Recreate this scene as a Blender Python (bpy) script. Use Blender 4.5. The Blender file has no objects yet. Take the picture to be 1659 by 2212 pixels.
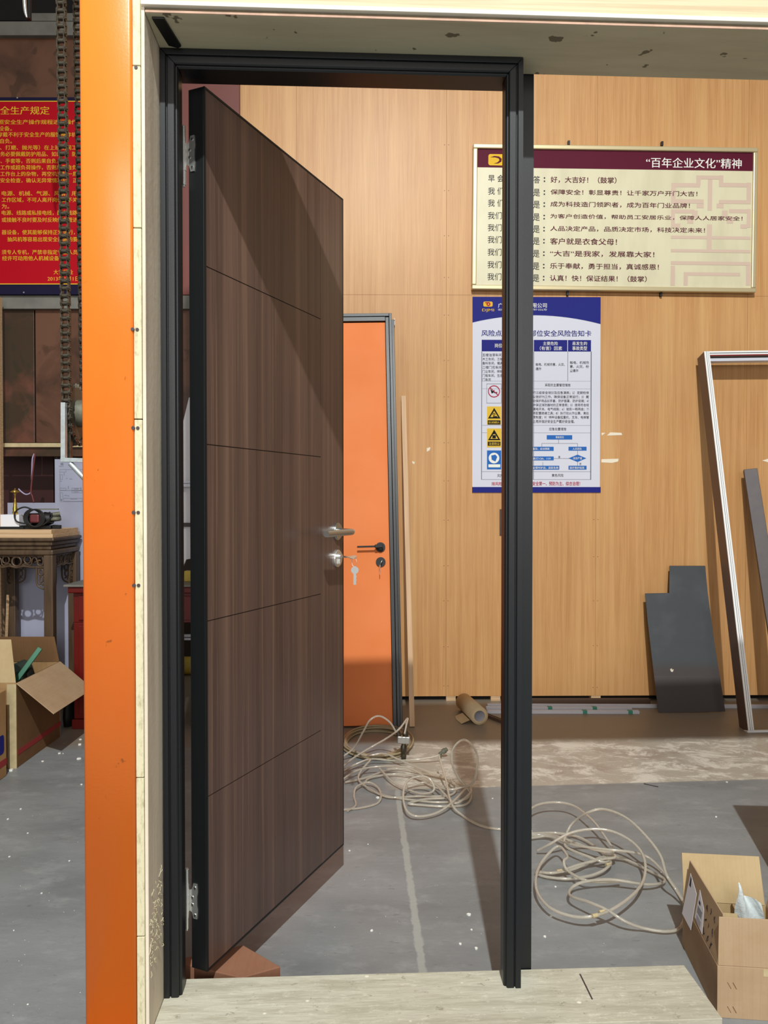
import bpy, bmesh, math, random
from mathutils import Vector, Matrix

# ---------------------------------------------------------------- camera, world, lights, exposure
sc = bpy.context.scene
COL = sc.collection
H = 1.18                      # eye height
FOC = 1665.0                  # focal length in pixels of a 1659x2212 frame
PITCH = math.radians(0.9)
cam_d = bpy.data.cameras.new('camera'); cam = bpy.data.objects.new('camera', cam_d); COL.objects.link(cam)
cam.location = (0, 0, H); cam.rotation_euler = (math.radians(90) - PITCH, 0, 0)
cam_d.sensor_fit = 'HORIZONTAL'; cam_d.sensor_width = 36.0; cam_d.lens = 36.0 * FOC / 1659.0
cam_d.clip_start = 0.05; cam_d.clip_end = 100
sc.camera = cam

world = bpy.data.worlds.new('hall_ambient'); sc.world = world; world.use_nodes = True
bg = world.node_tree.nodes['Background']
bg.inputs['Color'].default_value = (1.0, 0.93, 0.85, 1); bg.inputs['Strength'].default_value = 0.33

def spot(name, loc, target, power, angle, blend, size, color):
    d = bpy.data.lights.new(name, 'SPOT'); d.energy = power; d.spot_size = math.radians(angle); d.spot_blend = blend
    d.shadow_soft_size = size; d.color = color
    o = bpy.data.objects.new(name, d); COL.objects.link(o); o.location = loc
    o.rotation_euler = (Vector(target) - Vector(loc)).to_track_quat('-Z', 'Y').to_euler()
    return o
def area(name, loc, target, power, sx, sy, color):
    d = bpy.data.lights.new(name, 'AREA'); d.shape = 'RECTANGLE'; d.size = sx; d.size_y = sy; d.energy = power; d.color = color
    o = bpy.data.objects.new(name, d); COL.objects.link(o); o.location = loc
    o.rotation_euler = (Vector(target) - Vector(loc)).to_track_quat('-Z', 'Y').to_euler()
    return o
spot('high_bay_lamp', (0.15, -2.35, 6.05), (0.75, 2.6, 0.5), 2600, 84, 0.8, 0.05, (0.96, 1.0, 0.98))
area('front_fill_light', (0.2, -5.2, 2.6), (-0.1, 2.0, 0.8), 290, 4.0, 2.4, (1.0, 0.96, 0.92))  # broad soft fill added behind the camera to brighten the column and upright faces

vs = sc.view_settings
vs.view_transform = 'Standard'; vs.look = 'None'; vs.gamma = 1.0; vs.use_curve_mapping = False; vs.exposure = -0.38
random.seed(7)

# ---------------------------------------------------------------- measuring helpers (points seen in the photo, put at their own distance)
_f = Vector((0, math.cos(PITCH), -math.sin(PITCH))); _u = Vector((0, math.sin(PITCH), math.cos(PITCH))); _r = Vector((1, 0, 0))
def ray(px, py):
    return _f + _r * ((px - 829.5) / FOC) + _u * ((1106 - py) / FOC)
def W(px, py, Y):
    d = ray(px, py); t = Y / d.y
    return Vector((d.x * t, Y, H + d.z * t))
def F(px, py, z=0.0):
    d = ray(px, py); t = (z - H) / d.z
    return Vector((d.x * t, d.y * t, z))
WALL_Y = 4.5; WYAW = math.radians(0.8)
WM = Matrix.Translation((0, WALL_Y, 0)) @ Matrix.Rotation(WYAW, 4, 'Z'); WMI = WM.inverted()
def WL(px, py, off=0.0):       # point on the plane 'off' metres in front of the panelled wall, in the wall's own axes
    n = WM.to_3x3() @ Vector((0, -1, 0)); p0 = Vector((0, WALL_Y, 0)) + n * off
    d = ray(px, py); o = Vector((0, 0, H)); t = (p0 - o).dot(n) / d.dot(n)
    return WMI @ (o + d * t)

# ---------------------------------------------------------------- objects
def tag(o, label=None, cat=None, group=None, kind=None):
    if label: o['label'] = label
    if cat: o['category'] = cat
    if group: o['group'] = group
    if kind: o['kind'] = kind
    return o
def thing(name, label, cat, loc=(0, 0, 0), rotz=0.0, group=None, rot=None):
    o = bpy.data.objects.new(name, None); COL.objects.link(o); o.location = loc
    o.rotation_euler = rot if rot else (0, 0, rotz); o.empty_display_size = 0.1
    return tag(o, label, cat, group, 'thing' if cat else None)

class MB:
    def __init__(s): s.v = []; s.f = []; s.sm = []
    def add(s, vs_, fs, smooth=False, m=None):
        b = len(s.v)
        for v in vs_:
            v = Vector(v); s.v.append(m @ v if m else v)
        for f in fs: s.f.append([i + b for i in f]); s.sm.append(smooth)
        return s
    def box(s, x0, x1, y0, y1, z0, z1, m=None):
        v = [(x0, y0, z0), (x1, y0, z0), (x1, y1, z0), (x0, y1, z0), (x0, y0, z1), (x1, y0, z1), (x1, y1, z1), (x0, y1, z1)]
        return s.add(v, [(0, 3, 2, 1), (4, 5, 6, 7), (0, 1, 5, 4), (1, 2, 6, 5), (2, 3, 7, 6), (3, 0, 4, 7)], False, m)
    def prism(s, poly, h, m=None, smooth=False):       # polygon in xy (counter-clockwise), extruded to z = h
        n = len(poly)
        v = [(p[0], p[1], 0) for p in poly] + [(p[0], p[1], h) for p in poly]
        s.add(v, [list(range(n))[::-1], list(range(n, 2 * n))], False, m)
        b = len(s.v) - 2 * n
        for i in range(n):
            j = (i + 1) % n; s.f.append([b + i, b + j, b + n + j, b + n + i]); s.sm.append(smooth)
        return s
    def bar(s, p, q, w, h, up=(0, 0, 1)):               # box beam from p to q
        p = Vector(p); q = Vector(q); d = (q - p); L = d.length; d.normalize()
        side = d.cross(Vector(up))
        if side.length < 1e-4: side = d.cross(Vector((1, 0, 0)))
        side.normalize(); upv = side.cross(d)
        m = Matrix((side, d, upv)).transposed().to_4x4(); m.translation = p
        return s.box(-w / 2, w / 2, 0, L, -h / 2, h / 2, m)
    def cyl(s, p, q, r, n=20, r2=None, caps=True):
        p = Vector(p); q = Vector(q); d = (q - p).normalized(); r2 = r if r2 is None else r2
        a = d.orthogonal().normalized(); b = d.cross(a)
        v = []
        for c, rr in ((p, r), (q, r2)):
            for i in range(n):
                t = 2 * math.pi * i / n; v.append(c + a * math.cos(t) * rr + b * math.sin(t) * rr)
        s.add(v, [(i, (i + 1) % n, n + (i + 1) % n, n + i) for i in range(n)], True)
        if caps: s.add(v, [list(range(n))[::-1], list(range(n, 2 * n))])
        return s
    def tube(s, pts, r, n=8, sub=6, closed=False, rfun=None, end=True):
        P = [Vector(p) for p in pts]; out = []
        N = len(P); rng = range(N if closed else N - 1)
        for i in rng:
            p1 = P[i]; p2 = P[(i + 1) % N]
            p0 = P[i - 1] if (i > 0 or closed) else p1 * 2 - p2
            p3 = P[(i + 2) % N] if (i + 2 < N or closed) else p2 * 2 - p1
            for k in range(sub):
                t = k / sub
                out.append(0.5 * ((2 * p1) + (p2 - p0) * t + (2 * p0 - 5 * p1 + 4 * p2 - p3) * t * t + (3 * p1 - p0 - 3 * p2 + p3) * t ** 3))
        if not closed: out.append(P[-1])
        M = len(out); v = []; nrm = None
        for i, c in enumerate(out):
            a = out[(i + 1) % M] if (closed or i < M - 1) else c
            b = out[i - 1] if (closed or i > 0) else c
            d = (a - b)
            if d.length < 1e-9: d = Vector((0, 0, 1))
            d.normalize()
            if nrm is None: nrm = d.orthogonal().normalized()
            nrm = (nrm - d * nrm.dot(d))
            if nrm.length < 1e-6: nrm = d.orthogonal()
            nrm.normalize(); bn = d.cross(nrm)
            rr = rfun(i / (M - 1)) * r if rfun else r
            for k in range(n):
                t = 2 * math.pi * k / n; v.append(c + nrm * math.cos(t) * rr + bn * math.sin(t) * rr)
        fs = []
        for i in range(M if closed else M - 1):
            for k in range(n):
                j = (i + 1) % M
                fs.append((i * n + k, i * n + (k + 1) % n, j * n + (k + 1) % n, j * n + k))
        s.add(v, fs, True)
        if end and not closed: s.add(v[:n] + v[-n:], [list(range(n))[::-1], list(range(n, 2 * n))])
        return s
    def lathe(s, prof, c=(0, 0, 0), n=24, m=None):      # (r, z) profile about z through c
        v = []; c = Vector(c)
        for r, z in prof:
            for i in range(n):
                t = 2 * math.pi * i / n; v.append(c + Vector((r * math.cos(t), r * math.sin(t), z)))
        fs = []
        for j in range(len(prof) - 1):
            for i in range(n): fs.append((j * n + i, j * n + (i + 1) % n, (j + 1) * n + (i + 1) % n, (j + 1) * n + i))
        return s.add(v, fs, True, m)
    def sheet(s, grid, t=0.0, m=None):                   # grid of points (rows), with thickness t along the local normal (by offset of first quad)
        R = len(grid); C_ = len(grid[0]); v = [Vector(p) for r in grid for p in r]
        fs = [(i * C_ + j, i * C_ + j + 1, (i + 1) * C_ + j + 1, (i + 1) * C_ + j) for i in range(R - 1) for j in range(C_ - 1)]
        if t:
            n = (v[1] - v[0]).cross(v[C_] - v[0]).normalized() * t; k = len(v); v += [p + n for p in v]
            fs2 = [tuple(a + k for a in f[::-1]) for f in fs]
            rim = [i for i in range(C_)] + [i * C_ + C_ - 1 for i in range(1, R)] + [(R - 1) * C_ + j for j in range(C_ - 2, -1, -1)] + [i * C_ for i in range(R - 2, 0, -1)]
            fs += fs2 + [(rim[(i + 1) % len(rim)], rim[i], rim[i] + k, rim[(i + 1) % len(rim)] + k) for i in range(len(rim))]
        return s.add(v, fs, False, m)
    def mesh(s, name):
        me = bpy.data.meshes.new(name); me.from_pydata([tuple(v) for v in s.v], [], s.f)
        me.polygons.foreach_set('use_smooth', s.sm); me.update(); return me
    def build(s, name, mat, parent=None, bevel=0.0, **kw):
        me = s.mesh(name)
        bm = bmesh.new(); bm.from_mesh(me); bmesh.ops.recalc_face_normals(bm, faces=bm.faces[:]); bm.to_mesh(me); bm.free()
        return link(name, me, mat, parent, bevel, **kw)
def link(name, me, mat, parent=None, bevel=0.0, **kw):
    if mat and not len(me.materials): me.materials.append(mat)
    o = bpy.data.objects.new(name, me); COL.objects.link(o); o.parent = parent
    if bevel:
        b = o.modifiers.new('bevel', 'BEVEL'); b.width = bevel; b.segments = 2; b.limit_method = 'ANGLE'; b.angle_limit = math.radians(50)
    tag(o, **kw); return o

# ---------------------------------------------------------------- materials
def srgb(r, g, b):
    f = lambda c: (c / 255) / 12.92 if c / 255 <= 0.04045 else (((c / 255) + 0.055) / 1.055) ** 2.4
    return (f(r), f(g), f(b), 1)
class Mat:
    def __init__(s, name, rgb, rough=0.5, metal=0.0, spec=0.5):
        s.m = bpy.data.materials.new(name); s.m.use_nodes = True; s.t = s.m.node_tree; s.n = s.t.nodes; s.b = s.n['Principled BSDF']
        s.b.inputs['Base Color'].default_value = srgb(*rgb); s.b.inputs['Roughness'].default_value = rough
        s.b.inputs['Metallic'].default_value = metal; s.b.inputs['Specular IOR Level'].default_value = spec; s.col = None; s.rgb = srgb(*rgb)
    def coords(s, scale=(1, 1, 1), src='Object', rot=(0, 0, 0)):
        tc = s.n.new('ShaderNodeTexCoord'); mp = s.n.new('ShaderNodeMapping'); mp.inputs['Scale'].default_value = scale; mp.inputs['Rotation'].default_value = rot
        s.t.links.new(tc.outputs[src], mp.inputs[0]); return mp.outputs[0]
    def noise(s, scale=(1, 1, 1), sc_=5, detail=4, rough=0.55, dist=0.0, src='Object', rot=(0, 0, 0)):
        nz = s.n.new('ShaderNodeTexNoise'); nz.inputs['Scale'].default_value = sc_; nz.inputs['Detail'].default_value = detail
        nz.inputs['Roughness'].default_value = rough; nz.inputs['Distortion'].default_value = dist
        s.t.links.new(s.coords(scale, src, rot), nz.inputs['Vector']); return nz.outputs[0]
    def vor(s, scale=(1, 1, 1), sc_=5, src='Object'):
        nz = s.n.new('ShaderNodeTexVoronoi'); nz.inputs['Scale'].default_value = sc_
        s.t.links.new(s.coords(scale, src), nz.inputs['Vector']); return nz.outputs['Distance']
    def ramp(s, fac, stops):
        r = s.n.new('ShaderNodeValToRGB'); e = r.color_ramp.elements
        e[0].position, e[0].color = stops[0][0], stops[0][1]; e[1].position, e[1].color = stops[-1][0], stops[-1][1]
        for p, c in stops[1:-1]:
            x = e.new(p); x.color = c
        s.t.links.new(fac, r.inputs[0]); return r.outputs[0]
    def band(s, fac, lo, hi, inv=False):
        a, b = ((1, 1, 1, 1), (0, 0, 0, 1)) if inv else ((0, 0, 0, 1), (1, 1, 1, 1))
        return s.ramp(fac, [(lo, a), (hi, b)])
    def math(s, op, a, b=None):
        n = s.n.new('ShaderNodeMath'); n.operation = op; n.use_clamp = False
        for i, x in enumerate((a, b)):
            if x is None: continue
            if isinstance(x, (int, float)): n.inputs[i].default_value = x
            else: s.t.links.new(x, n.inputs[i])
        return n.outputs[0]
    def mix(s, fac, rgb, mode='MIX', amount=None):       # mixes rgb over the current colour
        n = s.n.new('ShaderNodeMix'); n.data_type = 'RGBA'; n.blend_type = mode
        if isinstance(fac, (int, float)): n.inputs[0].default_value = fac
        else: s.t.links.new(fac if amount is None else s.math('MULTIPLY', fac, amount), n.inputs[0])
        if s.col is None: n.inputs[6].default_value = s.rgb
        else: s.t.links.new(s.col, n.inputs[6])
        if isinstance(rgb, tuple): n.inputs[7].default_value = srgb(*rgb) if len(rgb) == 3 else rgb
        else: s.t.links.new(rgb, n.inputs[7])
        s.col = n.outputs[2]; s.t.links.new(s.col, s.b.inputs['Base Color']); return s
    def bump(s, h, strength=0.2, dist=0.01):
        n = s.n.new('ShaderNodeBump'); n.inputs['Strength'].default_value = strength; n.inputs['Distance'].default_value = dist
        s.t.links.new(h, n.inputs['Height']); s.t.links.new(n.outputs[0], s.b.inputs['Normal']); return s
    def sep(s, src='Object'):
        tc = s.n.new('ShaderNodeTexCoord'); x = s.n.new('ShaderNodeSeparateXYZ'); s.t.links.new(tc.outputs[src], x.inputs[0]); return x.outputs

def plain(name, rgb, rough=0.5, metal=0.0, spec=0.5, n=None):
    m = Mat(name, rgb, rough, metal, spec)
    if n:
        m.mix(m.band(m.noise(sc_=n, detail=3), 0.35, 0.7), tuple(int(c * 0.8) for c in rgb), amount=0.6)
    return m

M = {}
# wood laminate of the panelled wall: fine vertical grain with broad warm and pale streaks
def wood_wall(name, base, dark, light):
    m = Mat(name, base, 0.42, 0, 0.35)
    m.mix(m.band(m.noise((14, 14, 0.35), 3, 5, 0.7), 0.42, 0.62), dark, amount=0.45)
    m.mix(m.band(m.noise((90, 90, 0.9), 3, 4, 0.7), 0.45, 0.6), dark, amount=0.42)
    m.mix(m.band(m.noise((5, 5, 0.2), 2, 3), 0.5, 0.7), light, amount=0.4)
    m.mix(m.band(m.noise((1, 1, 1), 1.3, 4), 0.45, 0.75), light, amount=0.25)
    return m.m
M['wall_wood'] = wood_wall('maple_laminate', (206, 156, 102), (174, 120, 70), (222, 178, 120))
M['walnut'] = None
m = Mat('walnut_laminate', (90, 69, 62), 0.33, 0, 0.5)
m.mix(m.band(m.noise((15, 15, 0.14), 2.6, 6, 0.78), 0.40, 0.60), (62, 45, 40), amount=0.7)
m.mix(m.band(m.noise((26, 26, 0.16), 3, 5, 0.8), 0.53, 0.64), (132, 102, 82), amount=0.55)
m.mix(m.band(m.noise((9, 9, 0.12), 2.2, 3), 0.52, 0.75), (124, 97, 82), amount=0.7)
M['walnut'] = m.m
def metal_black(name, rgb, rough):
    m = Mat(name, rgb, rough, 0, 0.5); m.bump(m.noise(sc_=900, detail=1), 0.12, 0.0008); return m.m
M['frame_black'] = metal_black('black_powder_coat', (11, 15, 19), 0.4)
M['edge_black'] = plain('black_edge_profile', (8, 10, 12), 0.5).m
M['core_black'] = plain('dark_groove_core', (14, 9, 8), 0.7).m
m = Mat('orange_enamel', (255, 130, 42), 0.26, 0, 0.5)
m.mix(m.band(m.noise((4, 4, 1.2), 3, 3), 0.4, 0.7), (255, 122, 36), amount=0.5)
m.mix(m.band(m.noise((1, 1, 1.0), 28, 4, 0.6), 0.70, 0.74), (110, 62, 34), amount=0.55)
m.bump(m.noise(sc_=200, detail=2), 0.08, 0.0015); M['orange'] = m.m
m = Mat('cream_timber_edge', (216, 208, 174), 0.7, 0, 0.3)
m.mix(m.band(m.noise((3, 3, 1), 40, 5, 0.7), 0.5, 0.7), (160, 150, 114), amount=0.7)
m.bump(m.noise(sc_=90, detail=5), 0.3, 0.002); M['cream'] = m.m
m = Mat('grey_plywood_face', (228, 216, 196), 0.75, 0, 0.3)
m.mix(m.band(m.noise((6, 6, 0.5), 5, 5), 0.4, 0.7), (190, 178, 156), amount=0.7)
m.mix(m.band(m.noise((1, 1, 1), 60, 5, 0.75), 0.68, 0.74), (228, 222, 200), amount=0.9)
m.bump(m.noise(sc_=70, detail=5), 0.25, 0.002); M['ply_side'] = m.m
m = Mat('plywood_underside', (208, 202, 172), 0.75, 0, 0.3)
m.mix(m.band(m.noise((0.6, 4, 4), 5, 5), 0.4, 0.7), (180, 172, 142), amount=0.6)
m.mix(m.band(m.noise((1, 1, 1), 22, 3, 0.5), 0.68, 0.70), (84, 74, 56), amount=0.8)
M['ply_under'] = m.m
m = Mat('worn_plywood_threshold', (198, 194, 176), 0.72, 0, 0.3)
m.mix(m.band(m.noise((0.6, 1, 1), 3.5, 4), 0.4, 0.7), (172, 164, 146), amount=0.8)
m.mix(m.band(m.noise((1.2, 9, 9), 5, 6, 0.7), 0.42, 0.62), (160, 154, 134), amount=0.6)
m.mix(m.band(m.noise((1, 2, 2), 34, 7, 0.85), 0.54, 0.64), (222, 216, 198), amount=0.5)
m.mix(m.band(m.noise((1, 1.5, 1), 30, 6, 0.8), 0.60, 0.65), (136, 128, 108), amount=0.7)
m.mix(m.band(m.vor((1, 1.2, 1), 14), 0.05, 0.08, True), (236, 230, 212), amount=0.8)
m.bump(m.noise((1, 6, 6), 20, 5), 0.35, 0.004); M['ply_floor'] = m.m
M['ply_pink'] = plain('pink_plywood_edge', (196, 160, 138), 0.8, n=30).m
M['ply_brown'] = plain('brown_plywood_edge', (134, 118, 94), 0.8, n=30).m
m = Mat('pale_board_face', (206, 188, 156), 0.6, 0, 0.3); m.mix(m.band(m.noise((0.5, 6, 30), 5, 4), 0.45, 0.65), (170, 148, 114), amount=0.5); M['pale_board'] = m.m
M['white_edge'] = plain('white_edge_band', (248, 246, 232), 0.6).m
M['chrome'] = plain('polished_steel', (225, 225, 222), 0.26, 0.85).m
M['satin'] = plain('satin_steel', (190, 192, 190), 0.34, 1.0).m
M['galv'] = plain('galvanised_steel', (200, 210, 212), 0.45, 0.6, n=50).m
m = Mat('greasy_chain_steel', (92, 86, 74), 0.42, 0.75)
m.mix(m.band(m.noise(sc_=60, detail=3), 0.4, 0.7), (58, 48, 38), amount=0.7); M['chain'] = m.m
M['cast'] = plain('cast_iron', (120, 120, 104), 0.6, 0.4, n=60).m
m = Mat('orange_lacquer', (238, 136, 78), 0.6, 0, 0.2); m.mix(m.band(m.noise((1, 1, 1), 2.4, 3), 0.4, 0.75), (226, 118, 52), amount=0.6); M['door_orange'] = m.m
M['print_white'] = plain('white_print', (214, 214, 226), 0.6, 0, 0.15).m
M['print_text'] = plain('dark_print', (44, 42, 52), 0.6, 0, 0.15).m
M['print_grey'] = plain('grey_print', (120, 122, 134), 0.6, 0, 0.15).m
M['print_navy'] = plain('navy_print', (34, 38, 122), 0.6, 0, 0.15).m
M['print_blue'] = plain('blue_print', (44, 104, 182), 0.6, 0, 0.15).m
M['print_maroon'] = plain('maroon_print', (88, 18, 42), 0.6, 0, 0.15).m
M['print_red'] = plain('red_print', (176, 34, 60), 0.6, 0, 0.15).m
M['print_pink'] = plain('pink_print', (208, 184, 166), 0.6, 0, 0.15).m
M['print_yellow'] = plain('yellow_print', (226, 186, 66), 0.6, 0, 0.15).m
M['print_black'] = plain('black_print', (22, 20, 20), 0.6, 0, 0.15).m
m = Mat('cream_sign_face', (218, 210, 178), 0.4); m.mix(m.band(m.noise((3, 1, 0.8), 3, 4), 0.45, 0.7), (196, 188, 156), amount=0.5); M['sign_face'] = m.m
M['sign_frame'] = plain('champagne_aluminium', (206, 190, 150), 0.4, 0.5).m
M['poster_red'] = plain('red_board_print', (178, 0, 24), 0.6, 0, 0.15).m
M['poster_navy'] = plain('navy_board_border', (24, 18, 50), 0.6, 0, 0.15).m
M['poster_gold'] = plain('gold_print', (226, 180, 50), 0.6, 0, 0.15).m
def marble(name, base, c2, c3):
    m = Mat(name, base, 0.3); m.mix(m.band(m.noise(sc_=1.8, detail=8, dist=1.4), 0.45, 0.6), c2, amount=0.8)
    m.mix(m.band(m.noise(sc_=4.5, detail=8, dist=2.0), 0.55, 0.62), c3, amount=0.5); return m.m
M['marble'] = marble('brown_stone_slab', (104, 70, 52), (66, 42, 30), (52, 34, 20))
M['marble_dark'] = marble('dark_stone_slab', (62, 46, 32), (110, 66, 52), (40, 46, 28))
M['maroon'] = plain('maroon_panel', (120, 56, 46), 0.5, n=3).m
M['rail_grey'] = plain('grey_steel_rail', (122, 120, 112), 0.5, 0.2, n=12).m
M['dark'] = plain('dark_recess', (18, 14, 12), 0.8).m
M['dark_red'] = plain('dark_red_lacquer', (104, 20, 14), 0.35, n=4).m
M['shelf_red'] = plain('dark_red_backboard', (54, 12, 8), 0.5, n=3).m
M['white_board'] = plain('lavender_white_board', (164, 166, 188), 0.55, n=3).m
m = Mat('carved_dark_wood', (88, 68, 48), 0.45); m.mix(m.band(m.noise((8, 8, 1), 4, 5), 0.4, 0.65), (60, 44, 30), amount=0.8); M['carved'] = m.m
m = Mat('raw_plank', (212, 178, 138), 0.6); m.mix(m.band(m.noise((1, 10, 40), 3, 4), 0.4, 0.65), (176, 140, 102), amount=0.7); M['plank'] = m.m
m = Mat('pale_batten_wood', (214, 176, 136), 0.6); m.mix(m.band(m.noise((20, 20, 0.8), 3, 4), 0.4, 0.65), (182, 142, 104), amount=0.6); M['batten'] = m.m
def card(name, rgb, d):
    m = Mat(name, rgb, 0.8, 0, 0.2); m.mix(m.band(m.noise(sc_=7, detail=6, rough=0.7), 0.42, 0.7), d, amount=0.5)
    m.mix(m.band(m.noise((60, 1, 1), 4, 2), 0.45, 0.6), d, amount=0.18); m.bump(m.noise(sc_=40, detail=4), 0.15, 0.002); return m.m
M['card'] = card('corrugated_cardboard', (176, 150, 120), (158, 126, 92))
M['card_in'] = card('cardboard_inside', (188, 166, 128), (172, 144, 102))
M['card_dark'] = card('aged_cardboard', (168, 134, 92), (136, 104, 68))
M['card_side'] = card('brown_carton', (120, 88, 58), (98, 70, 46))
M['card_red'] = plain('red_carton_band', (150, 44, 44), 0.7).m
M['tape'] = plain('paper_tape', (200, 182, 140), 0.5, n=20).m
M['brown_block'] = card('brown_flat_box', (146, 104, 82), (132, 86, 62))
M['dark_sheet'] = None
m = Mat('charcoal_sheet', (62, 66, 70), 0.55); m.mix(m.band(m.noise(sc_=5, detail=6), 0.5, 0.75), (92, 92, 98), amount=0.45)
m.mix(m.band(m.sep()[2], 0.22, 0.27, True), (66, 56, 54), amount=0.8); M['dark_sheet'] = m.m  # lintel's cast shadow painted as a brown band into the sheet's lower part
M['brown_alu'] = plain('brown_anodised', (98, 78, 66), 0.4, 0.2).m
M['white_alu'] = plain('white_profile', (240, 240, 240), 0.4).m
M['black_rubber'] = plain('black_rubber', (22, 22, 22), 0.6).m
M['dark_bar'] = plain('dark_brown_bar', (70, 56, 57), 0.5, n=20).m
M['alu'] = plain('aluminium_profile', (214, 216, 226), 0.4, 0.2).m
M['green_tape'] = plain('green_tape', (60, 150, 130), 0.5).m
m = Mat('clear_hose', (236, 230, 216), 0.12, 0, 0.6); m.b.inputs['Transmission Weight'].default_value = 0.7; M['hose'] = m.m
m = Mat('coiled_hose', (178, 160, 126), 0.25, 0, 0.5); m.b.inputs['Transmission Weight'].default_value = 0.2; M['hose_dark'] = m.m
M['brass'] = plain('brass', (220, 180, 90), 0.22, 1.0).m
M['paper'] = plain('white_paper', (232, 232, 238), 0.6).m
m = Mat('white_film', (226, 236, 238), 0.35); m.b.inputs['Transmission Weight'].default_value = 0.15; m.bump(m.noise(sc_=30, detail=4), 0.6, 0.01); M['film'] = m.m
M['tube_card'] = card('grey_cardboard_tube', (214, 192, 154), (190, 166, 130))
M['green'] = plain('green_plastic', (44, 112, 84), 0.5).m
M['dark_green'] = plain('dark_green_body', (44, 54, 48), 0.5).m
M['tool_red'] = plain('dull_red_plastic', (104, 44, 46), 0.5).m
M['plaster'] = plain('white_plaster', (236, 234, 226), 0.9).m
M['torn'] = plain('torn_paper', (238, 226, 204), 0.9).m
M['ribbon'] = plain('pale_ribbon', (170, 160, 190), 0.5).m
M['yellow'] = plain('yellow_wrap', (206, 178, 70), 0.5, n=30).m

# floor: trowelled grey concrete, a pale smeared screed strip, brown dusty strip along the wall, a filled joint
m = Mat('factory_floor', (136, 139, 140), 0.42, 0, 0.4)
m.mix(m.band(m.noise((1, 2.2, 1), 1.6, 7, 0.65), 0.4, 0.7), (112, 115, 116), amount=0.85)
m.mix(m.band(m.noise((1, 1.6, 1), 7, 7, 0.7), 0.52, 0.72), (158, 160, 160), amount=0.6)
m.mix(m.band(m.noise((1, 3, 1), 20, 5, 0.7), 0.62, 0.68), (92, 92, 92), amount=0.5)
X, Y, Z = m.sep()
wob = m.math('MULTIPLY', m.math('SUBTRACT', m.noise(sc_=5, detail=4), 0.5), 0.10)
Yn = m.math('ADD', m.math('SUBTRACT', Y, m.math('MULTIPLY', X, 0.045)), wob)
left = m.band(m.math('ADD', X, m.math('MULTIPLY', wob, 2.0)), 0.0, 0.06)
def step(v, lo, hi, inv=False):
    mr = m.n.new('ShaderNodeMapRange'); m.t.links.new(v, mr.inputs[0]); mr.inputs[1].default_value = lo; mr.inputs[2].default_value = hi
    mr.inputs[3].default_value = 1.0 if inv else 0.0; mr.inputs[4].default_value = 0.0 if inv else 1.0; mr.clamp = True; return mr.outputs[0]
far = step(Yn, 3.66, 3.78); near = step(m.math('SUBTRACT', Y, m.math('MULTIPLY', X, 0.075)), 3.11, 3.125)
strip = m.math('MULTIPLY', m.math('MULTIPLY', near, m.math('SUBTRACT', 1.0, far)), step(X, 0.0, 0.10))
m.mix(strip, (176, 168, 154), amount=0.95)
m.mix(m.math('MULTIPLY', strip, m.band(m.noise((1, 1, 1), 3, 6, 0.7), 0.5, 0.6)), (158, 144, 132), amount=0.8)
sm = m.band(m.noise((1.0, 1.5, 1), 5.5, 9, 0.8, 0.5, rot=(0, 0, 0.5)), 0.49, 0.57)
m.mix(m.math('MULTIPLY', strip, sm), (216, 210, 198), amount=0.95)
m.mix(far, (140, 126, 108), amount=0.85)
# joint from (0.055, 3.12) to (0.10, 1.90)
jx = m.math('ADD', m.math('SUBTRACT', X, m.math('ADD', 0.164, m.math('MULTIPLY', Y, -0.0352))), m.math('MULTIPLY', m.math('SUBTRACT', m.noise((1, 1, 1), 22, 5, 0.7), 0.5), 0.022))
joint = m.math('MULTIPLY', step(m.math('ABSOLUTE', jx), 0.008, 0.013, True), m.math('MULTIPLY', step(Y, 3.11, 3.12, True), step(Y, 0.5, 0.6)))
m.mix(joint, (170, 172, 166), amount=0.7)
m.bump(m.noise((1, 2, 1), 14, 9, 0.7), 0.18, 0.01); M['floor'] = m.m

# ---------------------------------------------------------------- text and flat print
PR = Matrix(((1, 0, 0, 0), (0, 0, -1, 0), (0, 1, 0, 0), (0, 0, 0, 1)))    # xy artwork -> upright, facing -y
def text_bm(mb, body, x0, x1, z0, z1, y, bold=0.0, keep=False):
    """lettering fitted to the box x0..x1, z0..z1 (only x0 and heights matter when keep)"""
    cu = bpy.data.curves.new('t', 'FONT'); cu.body = body; cu.resolution_u = 2
    ob = bpy.data.objects.new('t', cu); COL.objects.link(ob)
    dg = bpy.context.evaluated_depsgraph_get(); me = bpy.data.meshes.new_from_object(ob.evaluated_get(dg))
    bpy.data.objects.remove(ob); bpy.data.curves.remove(cu)
    vs_ = [v.co for v in me.vertices]
    if not vs_: return
    a0 = min(v.x for v in vs_); a1 = max(v.x for v in vs_); b0 = min(v.y for v in vs_); b1 = max(v.y for v in vs_)
    sy = (z1 - z0) / max(b1 - b0, 1e-6); sx = sy if keep else (x1 - x0) / max(a1 - a0, 1e-6)
    for k in range(3 if bold else 1):                # heavier lettering: the strokes laid down again a hair to the side
        dx = bold * 0.55 * sy * (0, -1, 1)[k]
        mb.add([(x0 + (v.x - a0) * sx + dx, y - 0.0001 * k, z0 + (v.y - b0) * sy) for v in vs_], [tuple(p.vertices) for p in me.polygons])
    bpy.data.meshes.remove(me)
def rect(mb, x0, x1, z0, z1, y):
    y = y - 0.00003 * (len(mb.f) % 5)
    if x0 > x1: x0, x1 = x1, x0
    if z0 > z1: z0, z1 = z1, z0
    mb.add([(x0, y, z0), (x1, y, z0), (x1, y, z1), (x0, y, z1)], [(0, 1, 2, 3)])
def poly(mb, pts, y): mb.add([(p[0], y, p[1]) for p in pts], [tuple(range(len(pts)))])
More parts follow.
